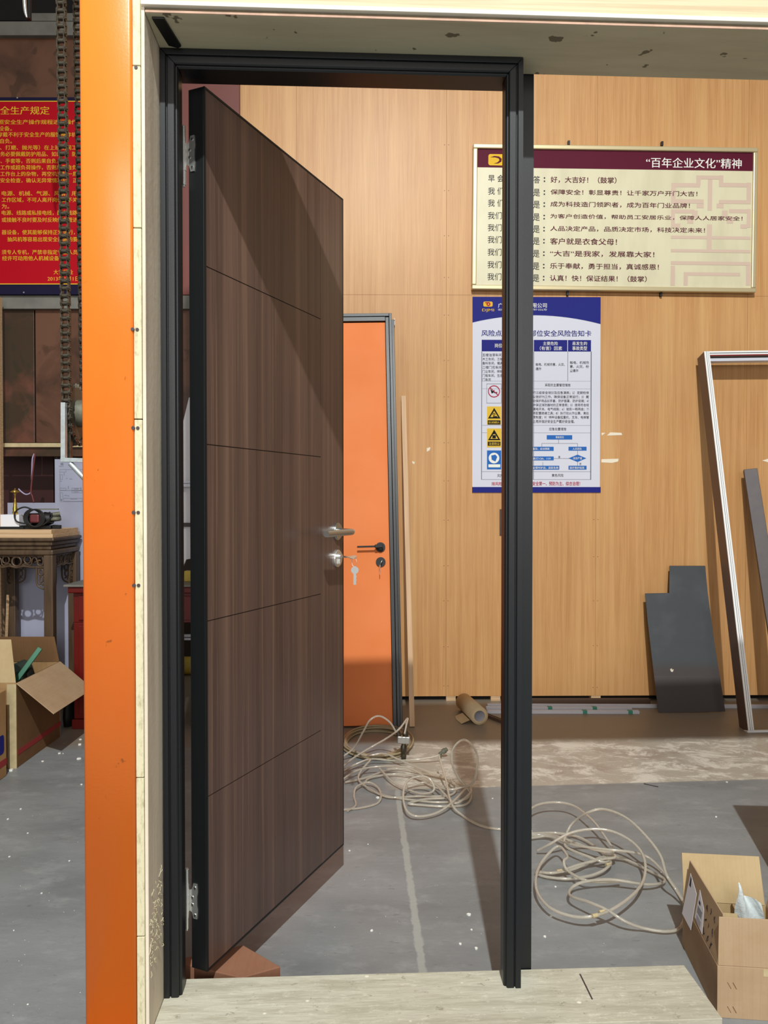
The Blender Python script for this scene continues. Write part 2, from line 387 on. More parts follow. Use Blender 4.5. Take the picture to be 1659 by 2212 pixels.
def outline(mb, x0, x1, z0, z1, y, w):
    if x0 > x1: x0, x1 = x1, x0
    if z0 > z1: z0, z1 = z1, z0
    rect(mb, x0, x1, z0, z0 + w, y); rect(mb, x0, x1, z1 - w, z1, y); rect(mb, x0, x0 + w, z0, z1, y); rect(mb, x1 - w, x1, z0, z1, y)
def flat(mb, name, mat, parent, **kw):
    if 'letter' in name or 'print' in name or 'lines' in name or name == 'seal_mark': kw.setdefault('kind', 'stuff')
    me = mb.mesh(name); return link(name, me, mat, parent, **kw)

# ================================================================= STRUCTURE
b = MB(); b.box(-6, 6, -6, 9, -0.1, 0); b.build('floor', M['floor'], None, kind='structure', label='grey trowelled concrete floor with a pale smeared screed strip')

wl = thing('wall_back', None, None, (0, WALL_Y, 0), WYAW); wl['kind'] = 'structure'; wl['label'] = 'wall clad with tall orange maple laminate panels'
def a_of(px, py=900): return WL(px, py).x
zbot = WL(1200, 1503).z; zseam = WL(900, 637).z
xs = [a_of(519), a_of(519) + 0.33, a_of(964), a_of(1288), a_of(1613), a_of(1613) + 0.88, a_of(1613) + 1.76, a_of(1613) + 2.64]
for i in range(len(xs) - 1):
    for (z0, z1) in ((zbot, zseam - 0.0006), (zseam + 0.0006, 4.7)):
        q = MB(); q.box(xs[i] + 0.0006, xs[i + 1] - 0.0006, 0.0, 0.016, z0, z1); q.build('wall_panel', M['wall_wood'], wl)
q = MB(); q.box(xs[0] + 0.01, xs[-1], 0.05, 0.12, 0.0, 4.7); q.build('backing', M['dark'], wl)
q = MB(); q.box(xs[0], xs[0] + 0.012, 0.018, 0.06, zbot, 4.7); q.build('end_strip', M['dark_red'], wl)
for px in (975, 1072, 1290, 1460):
    q = MB(); a = a_of(px); q.box(a - 0.028, a + 0.028, 0.002, 0.05, 0, zbot); q.build('spacer_block', M['plank'], wl)
q = MB()
for a, zs in ((xs[2], 14), (xs[3], 14), (xs[1], 8)):
    for k in range(zs):
        z = 0.1 + k * 0.24 + random.uniform(-.03, .03)
        for s in (-0.012, 0.012):
            q.box(a + s - 0.0025, a + s + 0.0025, -0.001, 0.001, z - 0.001, z + 0.001)
q.build('nail', M['print_maroon'], wl, kind='stuff')

# recess on the left: back wall of the store corner
b = MB(); b.box(-6, -0.7, 5.55, 5.65, 0, 4.7)
b.build('wall_rear', plain('store_corner_wall', (74, 62, 54), 0.8, n=2).m, None, kind='structure', label='dim brown wall of the store corner behind')

# ================================================================= PORTAL (column, plywood box frame)
PYAW = math.radians(2.6); PORG = (0, 1.685, 0)
t = thing('steel_column', 'bright orange enamelled steel column left of the dark walnut door', 'column', PORG, PYAW)
A0, A1, B0, B1 = -0.607, -0.505, -0.125, -0.022
def rounded(x0, x1, y0, y1, r, n=4):
    pts = []
    for cx, cy, s in ((x1 - r, y1 - r, 0), (x0 + r, y1 - r, 90), (x0 + r, y0 + r, 180), (x1 - r, y0 + r, 270)):
        for k in range(n + 1):
            a = math.radians(s + 90 * k / n); pts.append((cx + r * math.cos(a), cy + r * math.sin(a)))
    return pts
b = MB(); b.prism(rounded(A0, A1, B0, B1, 0.006), 3.9, smooth=True); b.build('column_body', M['orange'], t)
b = MB(); b.box(A0 - .04, A1 + .02, B0 - .03, B1 + .03, 0, 0.012); b.build('base_plate', M['orange'], t)

pt = thing('plywood_portal', 'plywood box frame with lintel and worn threshold holding the black door frame', 'stand', PORG, PYAW)
ZB = 0.093; ZT = 2.1475; LZ = 0.1015; AL = -0.48; AR = 0.305
def P(name, mat, *a, bevel=0.0012, par=pt, **kw):
    q = MB(); q.box(*a); return q.build(name, mat, par, bevel, **kw)
P('jamb_board', M['ply_side'], -0.4885, -0.4815, -0.118, 0.068, 0.0, 2.9)
for z0, z1 in ((0.0, 0.298), (0.300, 0.62), (0.622, 1.34), (1.342, 1.72), (1.722, 2.04), (2.042, 2.9)):
    P('edge_piece', M['cream'], -0.5045, -0.489, -0.1205 - random.uniform(0, .0015), 0.068, z0, z1)
P('threshold_board', M['ply_floor'], -0.4805, 0.705, -0.118, 0.068, 0.073, ZB)
P('threshold_bearer', M['ply_brown'], -0.4805, 0.702, -0.10, -0.06, 0.0, 0.0725)
P('threshold_bearer', M['ply_brown'], -0.4805, 0.702, 0.02, 0.06, 0.0, 0.0725)
P('lintel_soffit', M['ply_under'], -0.4805, 1.75, -0.1165, 0.068, ZT, ZT + 0.0055)
P('soffit_edge', M['ply_pink'], -0.4805, 1.75, -0.1185, -0.1167, ZT + .0002, ZT + 0.0053)
P('lintel_core', M['ply_brown'], -0.4805, 1.75, -0.1145, 0.067, ZT + 0.0056, ZT + 0.0115)
P('white_trim', M['white_edge'], -0.487, 1.75, -0.126, 0.04, ZT + 0.0116, ZT + 0.020)
P('lintel_face', M['pale_board'], -0.487, 1.75, -0.121, 0.066, ZT + 0.0202, 2.385)
q = MB(); q.prism([(-0.470, -0.106), (-0.446, -0.106), (-0.432, -0.012), (-0.440, -0.006), (-0.458, -0.014)], 0.004, Matrix.Translation((0, 0, ZT - 0.0045))); q.build('steel_plate', M['edge_black'], pt)
q = MB()
for (px, py) in ((302, 713), (302, 925), (303, 1107), (304, 1264), (297, 148), (296, 713), (296, 925), (296, 1107), (297, 1264)):
    w3 = W(px, py, 1.545); a_ = w3.x / math.cos(PYAW); a_ = -0.4975 if px > 299 or px == 297 and py == 148 else -0.506
    q.cyl((a_, -0.1225 if a_ > -.5 else -.1258, w3.z), (a_, -0.1200, w3.z), 0.0035, 10)
q.build('nail_head', M['dark_bar'], pt, kind='stuff')
q = MB()
for k in range(90):
    z_ = 0.20 + 0.20 * (random.random() + random.random()) / 2 + .0; b_ = random.uniform(-.112, -.008); a_ = -0.4812
    dz, db_ = random.uniform(-.008, .008), random.uniform(-.009, .009)
    q.tube([(a_, b_, z_), (a_ + random.uniform(.001, .004), b_ + db_, z_ + dz), (a_ + random.uniform(.0005, .003), b_ + db_ * 1.2, z_ + dz + random.uniform(-.006, .006))], .0006, 4, 3)
q.build('wood_splinters', M['cream'], pt, kind='stuff')
P('scorch_mark', M['dark_bar'], 0.450, 0.4535, -0.045, 0.045, ZB - .0002, ZB + .0004, bevel=0)
P('right_post', M['ply_side'], 1.73, 1.75, -0.118, 0.068, 0.0, ZT - 0.001)

# ================================================================= DOOR SET
dr = thing('hinged_door', 'dark walnut five-panel door standing open in a black frame', 'door', (0, 1.685, ZB), PYAW)
HTT = ZT - ZB - 0.001
prof = [(0.0, 0.0), (0.0105, 0.0), (0.012, 0.0015), (0.012, 0.006), (0.0145, 0.006), (0.0145, 0.003), (0.016, 0.0015), (0.029, 0.0015), (0.0315, 0.004), (0.0315, 0.009), (0.034, 0.009),
        (0.037, 0.012), (0.037, 0.046), (0.028, 0.046), (0.028, 0.088), (-0.036, 0.088), (-0.040, 0.086), (-0.040, 0.0705), (-0.037, 0.0705), (0.0, 0.0705)]
n = len(prof)
def seg(v, name):
    q = MB(); fs = [tuple(range(n))[::-1], tuple(range(n, 2 * n))] + [(i, (i + 1) % n, n + (i + 1) % n, n + i) for i in range(n)]
    q.add(v, fs); return q.build(name, M['frame_black'], dr)
e = 0.0008
seg([(AL + d, bb, 0.0 if bb < 0.07 else -0.012) for d, bb in prof] + [(AL + d, bb, HTT - d - e) for d, bb in prof], 'jamb')
seg([(AR - d, bb, 0.0 if bb < 0.07 else -0.008) for d, bb in prof] + [(AR - d, bb, HTT - d - e) for d, bb in prof], 'jamb')
seg([(AL + d + e, bb, HTT - d) for d, bb in prof] + [(AR - d - e, bb, HTT - d) for d, bb in prof], 'head_jamb')
# seals
q = MB(); q.box(AR - 0.0285, AR - 0.024, 0.05, 0.06, 0.01, HTT - .04); q.build('seal', M['edge_black'], dr)

# leaf: local axes: x along the leaf from hinge, y = outward normal (towards camera right), z up
hinge_pt = Vector((-0.403, 1.744, LZ)); LA = math.radians(23.1)
ex = Vector((math.sin(LA), math.cos(LA), 0)); ey = Vector((math.cos(LA), -math.sin(LA), 0))
Ml = Matrix((ex, -ey, Vector((0, 0, 1)))).transposed().to_4x4(); Ml.translation = hinge_pt   # local y positive = into the thickness (away from seen face)
world_dr = Matrix.Translation((0, 1.685, ZB)) @ Matrix.Rotation(PYAW, 4, 'Z')
LW, LH, LT = 0.707, 2.007, 0.044
q = MB(); q.box(0.0, LW, 0.0025, LT, 0, LH)
lf = q.build('door_leaf', M['edge_black'], dr, 0.0012); lf.matrix_local = world_dr.inverted() @ Ml
q = MB(); w_ = 0.005
q.box(0, w_, 0, 0.003, 0, LH); q.box(LW - w_, LW, 0, 0.003, 0, LH); q.box(w_, LW - w_, 0, 0.003, 0, w_); q.box(w_, LW - w_, 0, 0.003, LH - w_, LH); q.build('edge_trim', M['edge_black'], lf)
zc = [0.005] + [LH * k / 5 for k in range(1, 5)] + [LH - 0.005]
for i in range(5):
    q = MB(); q.box(0.0055, 0.5555, 0.0003, 0.0025, zc[i] + 0.0012, zc[i + 1] - 0.0012); q.build('door_panel', M['walnut'], lf)
q = MB(); q.box(0.5577, LW - 0.0055, 0.0003, 0.0025, 0.0055, LH - 0.0055); q.build('door_panel', M['walnut'], lf)
# lever, lock, keys
hz, lz, ha = 1.084 - LZ, 1.002 - LZ, 0.657
q = MB(); q.cyl((ha, 0.0003, hz), (ha, -0.006, hz), 0.0265, 32); q.cyl((ha, -0.006, hz), (ha, -0.009, hz), 0.0235, 32); q.cyl((ha, -0.009, hz), (ha, -0.02, hz), 0.011, 20)
q.tube([(ha, -0.012, hz), (ha, -0.038, hz), (ha - 0.003, -0.050, hz), (ha - 0.013, -0.058, hz), (ha - 0.035, -0.060, hz), (ha - 0.10, -0.058, hz), (ha - 0.175, -0.056, hz)], 0.0095, 14, 6)
q.build('lever_handle', M['satin'], lf)
q = MB(); q.cyl((ha, 0.0003, lz), (ha, -0.006, lz), 0.0265, 32); q.cyl((ha, -0.006, lz), (ha, -0.009, lz), 0.0235, 32)
q.cyl((ha, -0.009, lz + 0.006), (ha, -0.018, lz + 0.006), 0.0085, 20); q.box(ha - 0.0045, ha + 0.0045, -0.015, -0.009, lz - 0.016, lz + 0.004); q.build('lock_rosette', M['chrome'], lf)
def key_mb(p, down, flatdir):       # bow at p, blade along 'down'
    q = MB(); p = Vector(p); d = Vector(down).normalized(); fl = Vector(flatdir).normalized(); nn = d.cross(fl).normalized()
    m_ = Matrix((fl, d, nn)).transposed().to_4x4(); m_.translation = p
    pts = [(0.0115 * math.cos(t_), 0.0115 * math.sin(t_)) for t_ in [2 * math.pi * k / 18 for k in range(18)]]
    q.prism(pts, 0.0022, m_); q.box(-0.004, 0.004, 0.010, 0.044, 0.0, 0.0021, m_); q.box(0.004, 0.0055, 0.018, 0.022, 0, .002, m_); q.box(0.004, 0.0052, 0.028, 0.033, 0, .002, m_); return q
q = key_mb((ha, -0.056, lz + 0.006), (0, 1, 0), (1, 0, 0.35)); q.build('key', M['chrome'], lf)
q = MB(); q.tube([(ha, -0.060 - 0.008 * math.cos(a), lz - 0.010 + 0.013 * math.sin(a)) for a in [k * math.pi / 5 for k in range(10)]], 0.0008, 6, 3, True); q.build('key_ring', M['chrome'], lf)
q = key_mb((ha + 0.001, -0.062, lz - 0.034), (0.03, 0.02, -1), (0.35, -1, 0)); q.build('key', M['chrome'], lf)
q = MB(); q.box(LW - 0.001, LW + 0.0012, 0.012, 0.034, hz - 0.10, hz + 0.10); q.build('lock_faceplate', M['satin'], lf)
# hinges on the leaf's edge
for (ya, yb, pa, pb) in ((268, 395, 288, 366), (1884, 2012, 1914, 1990)):
    Yh = 1.745
    z1 = W(395, ya, Yh).z - LZ; z0 = W(395, yb, Yh).z - LZ; p1 = W(410, pa, Yh).z - LZ; p0 = W(410, pb, Yh).z - LZ
    hx, hy = -0.007, LT + 0.008
    q = MB(); q.cyl((hx, hy, z0), (hx, hy, z1), 0.0052, 14); q.cyl((hx, hy, z1), (hx, hy, z1 + 0.003), 0.0036, 14); q.cyl((hx, hy, z0 - .004), (hx, hy, z0), 0.0036, 14)
    q.cyl((hx, hy, p0 + .002), (hx, hy, p1 - .004), 0.0062, 14)
    hg = q.build('hinge', M['chrome'], lf)
    q = MB(); q.prism([(0.0515, p0 + .018), (0.041, p0 + 0.014), (0.037, p0), (0.027, p0), (0.0255, p0 + .02), (0.0275, p0 + .03), (0.0275, p1 - .03), (0.0255, p1 - .02), (0.027, p1), (0.037, p1), (0.041, p1 - 0.014), (0.0515, p1 - .018)], 0.0022,
                      Matrix(((0, 0, -1, -0.0002), (1, 0, 0, 0), (0, 1, 0, 0), (0, 0, 0, 1)))); q.build('hinge_plate', M['chrome'], lf)
    q = MB()
    for (yy, zz) in ((0.032, p0 + .009), (0.039, p0 + .032), (0.039, p1 - .032), (0.032, p1 - .009)): q.cyl((-0.0022, yy, zz), (-0.0042, yy, zz), 0.0042, 12, 0.003)
    q.build('hinge_screws', M['satin'], lf)

# ================================================================= SIGN on the wall
S_OFF = 0.03
sg = thing('wall_sign', 'wide cream sign with maroon header in a champagne frame on the wooden wall', 'sign')
sc0 = WL(1020, 628, S_OFF); sc1 = WL(1635, 318, S_OFF)
cx = (sc0.x + sc1.x) / 2; cz = (sc0.z + sc1.z) / 2
sg.matrix_world = WM @ Matrix.Translation((cx, -S_OFF, cz)) @ Matrix.Rotation(math.radians(0.45), 4, 'Y')
def sl(px, py):
    v = WL(px, py - (px - 1327) * 0.010, S_OFF); return v.x - cx, v.z - cz
hw = (sc1.x - sc0.x) / 2; hh = (sc1.z - sc0.z) / 2
q = MB(); q.box(-hw + .01, hw - .01, 0.002, 0.02, -hh + .01, hh - .01); q.build('sign_face', M['sign_face'], sg)
fw = 0.026
for (x0, x1, z0, z1) in ((-hw, hw, hh - fw, hh), (-hw, hw, -hh, -hh + fw), (-hw, -hw + fw, -hh + fw, hh - fw), (hw - fw, hw, -hh + fw, hh - fw)):
    q = MB(); q.box(x0, x1, -0.012, 0.022, z0, z1); q.build('frame_bar', M['sign_frame'], sg, 0.005)
yp = 0.0012
mar = MB(); x0, z1 = sl(1030, 320); x1, z0 = sl(1629, 370); rect(mar, -hw + fw, hw - fw, z0, hh - fw, yp); flat(mar, 'maroon_header', M['print_maroon'], sg)
# pale pink seal-script mark on the right
pk = MB()
def R(xa, ya, xb, yb): x0, z1 = sl(xa, ya); x1, z0 = sl(xb, yb); rect(pk, x0, x1, z0, z1, yp - 0.00004 * (len(pk.f) % 9))
for r_ in ((1450, 395, 1512, 405), (1450, 395, 1459, 440), (1450, 430, 1520, 440), (1504, 379, 1513, 400), (1504, 379, 1562, 388), (1553, 379, 1562, 402), (1553, 395, 1622, 405), (1613, 395, 1622, 440), (1553, 432, 1622, 441),
           (1529, 388, 1538, 455), (1505, 440, 1520, 450), (1548, 440, 1563, 450), (1450, 452, 1500, 461), (1450, 452, 1458, 492), (1458, 483, 1470, 492), (1575, 452, 1622, 461), (1614, 452, 1622, 492), (1600, 485, 1614, 494),
           (1495, 455, 1507, 470), (1485, 468, 1498, 483), (1560, 455, 1572, 470), (1570, 468, 1584, 483),
           (1450, 509, 1622, 518), (1528, 485, 1538, 540), (1450, 538, 1622, 547), (1450, 564, 1622, 574), (1450, 574, 1459, 617), (1478, 588, 1600, 597), (1478, 588, 1487, 617), (1613, 574, 1622, 617)): R(*r_)
flat(pk, 'seal_mark', M['print_pink'], sg)
wh = MB(); x0, z1 = sl(1395, 340); x1, z0 = sl(1601, 365); text_bm(wh, '\u201c百年企业文化\u201d精神', x0, x1, z0, z1, yp - .0008, 0.015); flat(wh, 'header_lettering', M['plaster'], sg)
lg = MB(); x0, z1 = sl(1054, 332); x1, z0 = sl(1088, 357); lg.add([(p[0], yp - .0008, p[1]) for p in rounded(x0, x1, z0, z1, .012, 3)], [tuple(range(16))]); flat(lg, 'logo_plate', M['poster_gold'], sg)
lg = MB(); cxl, czl = (x0 + x1) / 2, (z0 + z1) / 2; s_ = (x1 - x0) / 34
pts = [(-13, 5), (-4, 8), (6, 7), (12, 2), (11, -4), (4, -8), (-5, -8.5), (3, -5.5), (7, -1), (5, 3), (-2, 5)]
lg.add([(cxl + a * s_, yp - .0016, czl + c * s_) for a, c in pts], [tuple(range(len(pts)))]); flat(lg, 'logo_bird', M['print_maroon'], sg)
blk = MB(); mt = MB()
rows = [(388, '好，大吉好！（鼓掌）', 1335), (416, '保障安全！彰显尊贵！让千家万户开门大吉！', 1510), (442, '成为科技造门领跑者，成为百年门业品牌！', 1494), (469, '为客户创造价值，帮助员工安居乐业，保障人人居家安全！', 1608),
        (495, '人品决定产品，品质决定市场，科技决定未来！', 1527), (521, '客户就是衣食父母！', 1337), (548, '\u201c大吉\u201d是我家，发展靠大家！', 1418), (575, '乐于奉献，勇于担当，真诚感恩！', 1428), (601, '认真！快！保证结果！（鼓掌）', 1402)]
for i, (yc, s, xe) in enumerate(rows):
    x0, z1 = sl(1189, yc - 7.5); x1, z0 = sl(xe - 4, yc + 8.5); text_bm(mt, s, x0, x1, z0, z1, yp - .0008, 0.022)
    yl = yc - 3.5 if i < 1 else yc - 4
    x0, z1 = sl(1054, yl - 8); x1, z0 = sl({0: 1088, 1: 1088, 2: 1088}.get(i, 1100), yl + 8)
    text_bm(blk, {0: '早 会', 1: '我 们', 2: '我 们'}.get(i, '我们的'), x0, x1, z0, z1, yp - .0008)
    x0, z1 = sl(1152, yc - 8.5); x1, z0 = sl(1166, yc + 7.5); text_bm(blk, '答' if i == 0 else '是', x0, x1, z0, z1, yp - .0008)
    for dy_ in (-4, 3):
        x0, z1 = sl(1174, yc + dy_ - 1.4); x1, z0 = sl(1177, yc + dy_ + 1.4); rect(blk, x0, x1, z0, z1, yp - .0008)
flat(mt, 'maroon_lettering', M['print_maroon'], sg); flat(blk, 'black_lettering', M['print_text'], sg)
q = MB()
for px in (1226, 1427):
    for py in (312, 636):
        v = WL(px, py, 0.0); q.box(v.x - cx - .006, v.x - cx + .006, 0.01, 0.029, v.z - cz - .012, v.z - cz + .012)
q.build('mounting_screws', M['edge_black'], sg, kind='stuff')

# ================================================================= RISK POSTER
p0 = WL(1020, 1064, 0.006); p1 = WL(1297.5, 642, 0.006)
po = thing('safety_poster', 'tall white safety poster with navy arched header below the framed sign', 'poster')
pcx, pcz = (p0.x + p1.x) / 2, (p0.z + p1.z) / 2; po.matrix_world = WM @ Matrix.Translation((pcx, -0.006, pcz))
def pl(px, py): v = WL(px, py, 0.006); return v.x - pcx, v.z - pcz
phw, phh = (p1.x - p0.x) / 2, (p1.z - p0.z) / 2
q = MB(); q.box(-phw, phw, 0.0, 0.005, -phh, phh); q.build('poster_sheet', M['print_white'], po)
y1 = -0.0008; y2 = -0.0016; y3 = -0.0024
nv = MB(); pts = []
for k in range(17):
    px = 1020 + 277.5 * k / 16; u = (px - 1152) / 145.0; pts.append(pl(px, 681 + 19 * u * u))
pts[0] = (-phw, pts[0][1]); pts[-1] = (phw, pts[-1][1])
for i in range(16):
    a, c = pts[i], pts[i + 1]; nv.add([(a[0], y1, a[1]), (c[0], y1, c[1]), (c[0], y1, phh), (a[0], y1, phh)], [(0, 1, 2, 3)])
def R2(mb, xa, ya, xb, yb, y=y1): x0, z1 = pl(xa, ya); x1, z0 = pl(xb, yb); rect(mb, x0, x1, z0, z1, y)
def T2(mb, s, xa, ya, xb, yb, y=y2, bold=0.01): x0, z1 = pl(xa, ya); x1, z0 = pl(xb, yb); text_bm(mb, s, x0, x1, z0, z1, y, bold)
R2(nv, 1020, 1052, 1297.5, 1064); R2(nv, 1040.5, 734, 1276.5, 759.5)
T2(nv, '风险点危险源或部位安全风险告知卡', 1040, 713, 1277, 727, bold=.02)
flat(nv, 'navy_print', M['print_navy'], po)
w = MB(); T2(w, '广', 1076, 655, 1086, 665, bold=.02); T2(w, 'GUANG', 1076, 667, 1096, 671); T2(w, '限公司', 1150, 655, 1181, 665, bold=.02); T2(w, 'TRY CO.LTD', 1150, 667, 1181, 671)
T2(w, '岗位', 1069, 742, 1085, 751); T2(w, '主要危险', 1173, 738, 1205, 746); T2(w, '（有害）因素', 1166, 748, 1214, 757); T2(w, '易发生的', 1236, 738, 1268, 746); T2(w, '事故类型', 1236, 748, 1268, 757)
R2(w, 1152, 734, 1153, 759.5, y2); R2(w, 1225.5, 734, 1226.5, 759.5, y2)
flat(w, 'white_lettering', M['plaster'], po)
g = MB()
R2(g, 1040, 759.5, 1041, 1036); R2(g, 1276, 759.5, 1277, 1036)
for yy in (823, 839.5, 918.5, 934.5, 1018.5, 1035.5): R2(g, 1040, yy, 1277, yy + 0.8)
R2(g, 1226, 760, 1226.8, 823); R2(g, 1152, 760, 1152.8, 1036)
for r_ in ((1206, 948, 1206.8, 958), (1170, 957.5, 1247.5, 958.3), (1170, 957.5, 1170.8, 965), (1247, 957.5, 1247.8, 965), (1247, 974, 1247.8, 983), (1196, 990, 1229, 990.8), (1247, 998, 1247.8, 1006), (1172, 998, 1172.8, 1006)): R2(g, *r_)
flat(g, 'ruled_lines', M['print_grey'], po)
tx = MB()
for k, s in enumerate(('五楼油漆车间、', '木工车间、三楼', '备料车间、模具', '二楼门花车间、', '门业车间、样板', '门板车间、生态', '门车间')):
    T2(tx, s, 1042, 763.5 + 8.9 * k, 1042 + (18 if k == 6 else 44), 770 + 8.9 * k, bold=0)
T2(tx, '触电、机械伤害、火灾、', 1157, 784, 1220, 790.5, bold=0); T2(tx, '爆炸', 1157, 793.5, 1169, 800, bold=0)
T2(tx, '触电、机械伤', 1231, 780, 1272, 786.5, bold=0); T2(tx, '害、火灾、粉', 1231, 788.5, 1272, 795, bold=0); T2(tx, '尘爆炸', 1231, 797.5, 1249, 804, bold=0)
T2(tx, '采取的主要管控措施', 1177, 828.5, 1232, 835, bold=0); T2(tx, '应急处置措施', 1186, 923.5, 1223, 930, bold=0)
for k, s in enumerate(('行三级安全培训及应急演练；2）定期检修', '以做好7S工作，确保设备正常运行；3）戴', '动保护用品如手套、防护面罩、防护目镜；4）', '并保证消防器材的正常使用；5）使用符合规', '漏电开关、电气线路；6）做到一畅两会；7）', '将配置绝缘工具；8）执行动火作业票、高处', '赁制度；9）特种设备起重机、叉车、电梯管', '上岗并做好安全生产戴好安全帽。')):
    T2(tx, s, 1151, 845 + 8.85 * k, 1241 if k == 7 else 1272, 852 + 8.85 * k, bold=0)
T2(tx, '风险', 1074, 1024, 1087, 1031, bold=0); T2(tx, '黄色风险', 1192, 1023.5, 1217, 1030, bold=0)
T2(tx, '是', 1206, 985, 1210, 989.5); T2(tx, '否', 1251.5, 1000, 1255.5, 1004.5)
flat(tx, 'small_lettering', M['print_text'], po)
bl = MB()
for r_ in ((1181, 940, 1236, 949.5), (1150, 965, 1196, 974), (1228, 965, 1267, 973.5), (1150, 986, 1196, 994.5), (1150, 1006, 1208, 1014.5), (1228, 1006, 1267, 1014.5), (1052, 973, 1082.5, 1014)): R2(bl, *r_)
poly(bl, [pl(1228, 990), pl(1247.5, 982), pl(1266.5, 990), pl(1247.5, 998)][::-1], y1)
flat(bl, 'blue_print', M['print_blue'], po)
w = MB(); T2(w, '事故发生', 1200, 942, 1218, 947); T2(w, '报告、启动预案', 1151, 967, 1187, 972); T2(w, '人员受伤', 1237, 967, 1256, 972); T2(w, '拨打120、119', 1151, 988, 1189, 993); T2(w, '是否严重', 1238, 987.5, 1257, 992.5)
T2(w, '必要时护送，送医急救', 1151, 1008, 1206, 1013); T2(w, '医疗救护结束', 1231, 1008, 1262, 1013); R2(w, 1055, 1003, 1080.5, 1009.5, y2)
def disc(mb, cxp, cyp, rp, y, inner=None, n=24):
    c_ = pl(cxp, cyp); r = rp * abs(pl(1100, 800)[0] - pl(1200, 800)[0]) / 100
    if inner is None: mb.add([(c_[0] + r * math.cos(2 * math.pi * k / n), y, c_[1] + r * math.sin(2 * math.pi * k / n)) for k in range(n)], [tuple(range(n))])
    else:
        v = [(c_[0] + rr * math.cos(2 * math.pi * k / n), y, c_[1] + rr * math.sin(2 * math.pi * k / n)) for rr in (r, r * inner) for k in range(n)]
        mb.add(v, [(k, (k + 1) % n, n + (k + 1) % n, n + k) for k in range(n)])
disc(w, 1067, 989.5, 11.5, y2); flat(w, 'box_lettering', M['plaster'], po)
yl = MB()
for r_ in ((1052, 878, 1082, 917.5), (1052, 925.5, 1082.5, 966.5)): R2(yl, *r_)
flat(yl, 'yellow_sign', M['print_yellow'], po)
kb = MB()
for cy, by in ((893, 908), (940, 954)):
    for sgn in (1,):
        A_ = [(1067.5, cy - 12), (1081, cy + 11), (1054, cy + 11)]; B_ = [(1067.5, cy - 5.5), (1076, cy + 8), (1059, cy + 8)]
        va = [pl(*p) for p in A_ + B_]; kb.add([(p[0], y2, p[1]) for p in va], [(0, 1, 4, 3), (1, 2, 5, 4), (2, 0, 3, 5)])
    R2(kb, 1053.5, by - (0 if by < 930 else 0), 1081, by + 9, y2)
disc(kb, 1067, 895, 3, y2, .5); R2(kb, 1065, 899, 1074, 901.5, y2); disc(kb, 1067, 936, 2.2, y2); R2(kb, 1063.5, 940, 1071, 948 - 1, y2)
outline(kb, *[pl(1051, 829)[0], pl(1083, 829)[0], pl(1051, 871)[1], pl(1051, 829)[1]], y2, 0.0012)
poly(kb, [pl(1059, 840), pl(1064, 845), pl(1069, 842), pl(1066, 848), pl(1062, 850)], y2); R2(kb, 1067, 847, 1074, 849, y2)
flat(kb, 'black_print', M['print_black'], po)
w = MB(); T2(w, '当心机械伤人', 1055, 910, 1079, 915, y3); T2(w, '注意防尘', 1056, 955.5, 1079, 961.5, y3); flat(w, 'sign_lettering', M['print_yellow'], po)
rd = MB(); disc(rd, 1067, 845.5, 13, y2, .86)
c1, c2 = pl(1058, 837), pl(1077, 854.5); d_ = Vector((c2[0] - c1[0], c2[1] - c1[1])); nrm = Vector((-d_.y, d_.x)).normalized() * .0022
poly(rd, [(c1[0] + nrm.x, c1[1] + nrm.y), (c1[0] - nrm.x, c1[1] - nrm.y), (c2[0] - nrm.x, c2[1] - nrm.y), (c2[0] + nrm.x, c2[1] + nrm.y)], y3)
T2(rd, '排风险、', 1062, 1041, 1087, 1049, bold=.02); T2(rd, '安全第一、预防为主、综合治理！', 1150, 1040, 1253, 1049, bold=.02); flat(rd, 'red_print', M['print_red'], po)
w = MB(); poly(w, [pl(1061, 984), pl(1070, 982), pl(1074, 987), pl(1070, 997), pl(1062, 993)][::-1], y3); flat(w, 'mask_pictogram', M['print_blue'], po)
w = MB(); x0, z1 = pl(1044, 651.5); x1, z0 = pl(1064, 662.5); w.add([(p[0], y2, p[1]) for p in rounded(x0, x1, z0, z1, .008, 3)], [tuple(range(16))]); T2(w, 'DJMI', 1041.5, 667, 1067, 674.5, bold=.01); flat(w, 'logo_plate', M['poster_gold'], po)
w = MB(); disc(w, 1055, 657, 4.3, y3, .4); R2(w, 1048, 653, 1056, 655, y3); flat(w, 'logo_mark', M['print_red'], po)

# paper scraps, patches on the wall
def patch(name, label, cat, pts, mat, off=0.0008, th=0.001, group=None):
    c = WL(*pts[0]); ctr = Vector((sum(WL(*p).x for p in pts) / len(pts), 0, sum(WL(*p).z for p in pts) / len(pts)))
    o = thing(name, label, cat, group=group); o.matrix_world = WM @ Matrix.Translation((ctr.x, -0.0005, ctr.z))
    q = MB(); q.prism([(WL(*p).x - ctr.x, WL(*p).z - ctr.z) for p in pts], th, PR); me = q.build(name + '_sheet', mat, o)
    return o
patch('paper_scrap', 'upper torn strip of white paper right of the safety poster', 'paper', [(1299, 935), (1308, 935), (1300, 941)], M['torn'])
patch('paper_scrap', 'slanted torn white paper strip, upper one right of the poster', 'paper', [(1311, 941), (1318, 934), (1342, 935), (1344, 940)], M['torn'])
patch('paper_scrap', 'lower torn strip of white paper right of the safety poster', 'paper', [(1299, 992), (1336, 991), (1335, 997), (1322, 1000), (1299, 999)], M['torn'])
patch('paper_scrap', 'small white torn scrap, upper of two beside the wooden batten', 'paper', [(922, 968), (930, 966), (928, 973), (922, 976)], M['torn'])
patch('paper_scrap', 'tiny torn paper scrap, lower of two beside the wooden batten', 'paper', [(890, 996), (896, 998), (895, 1003), (891, 1001)], M['torn'])
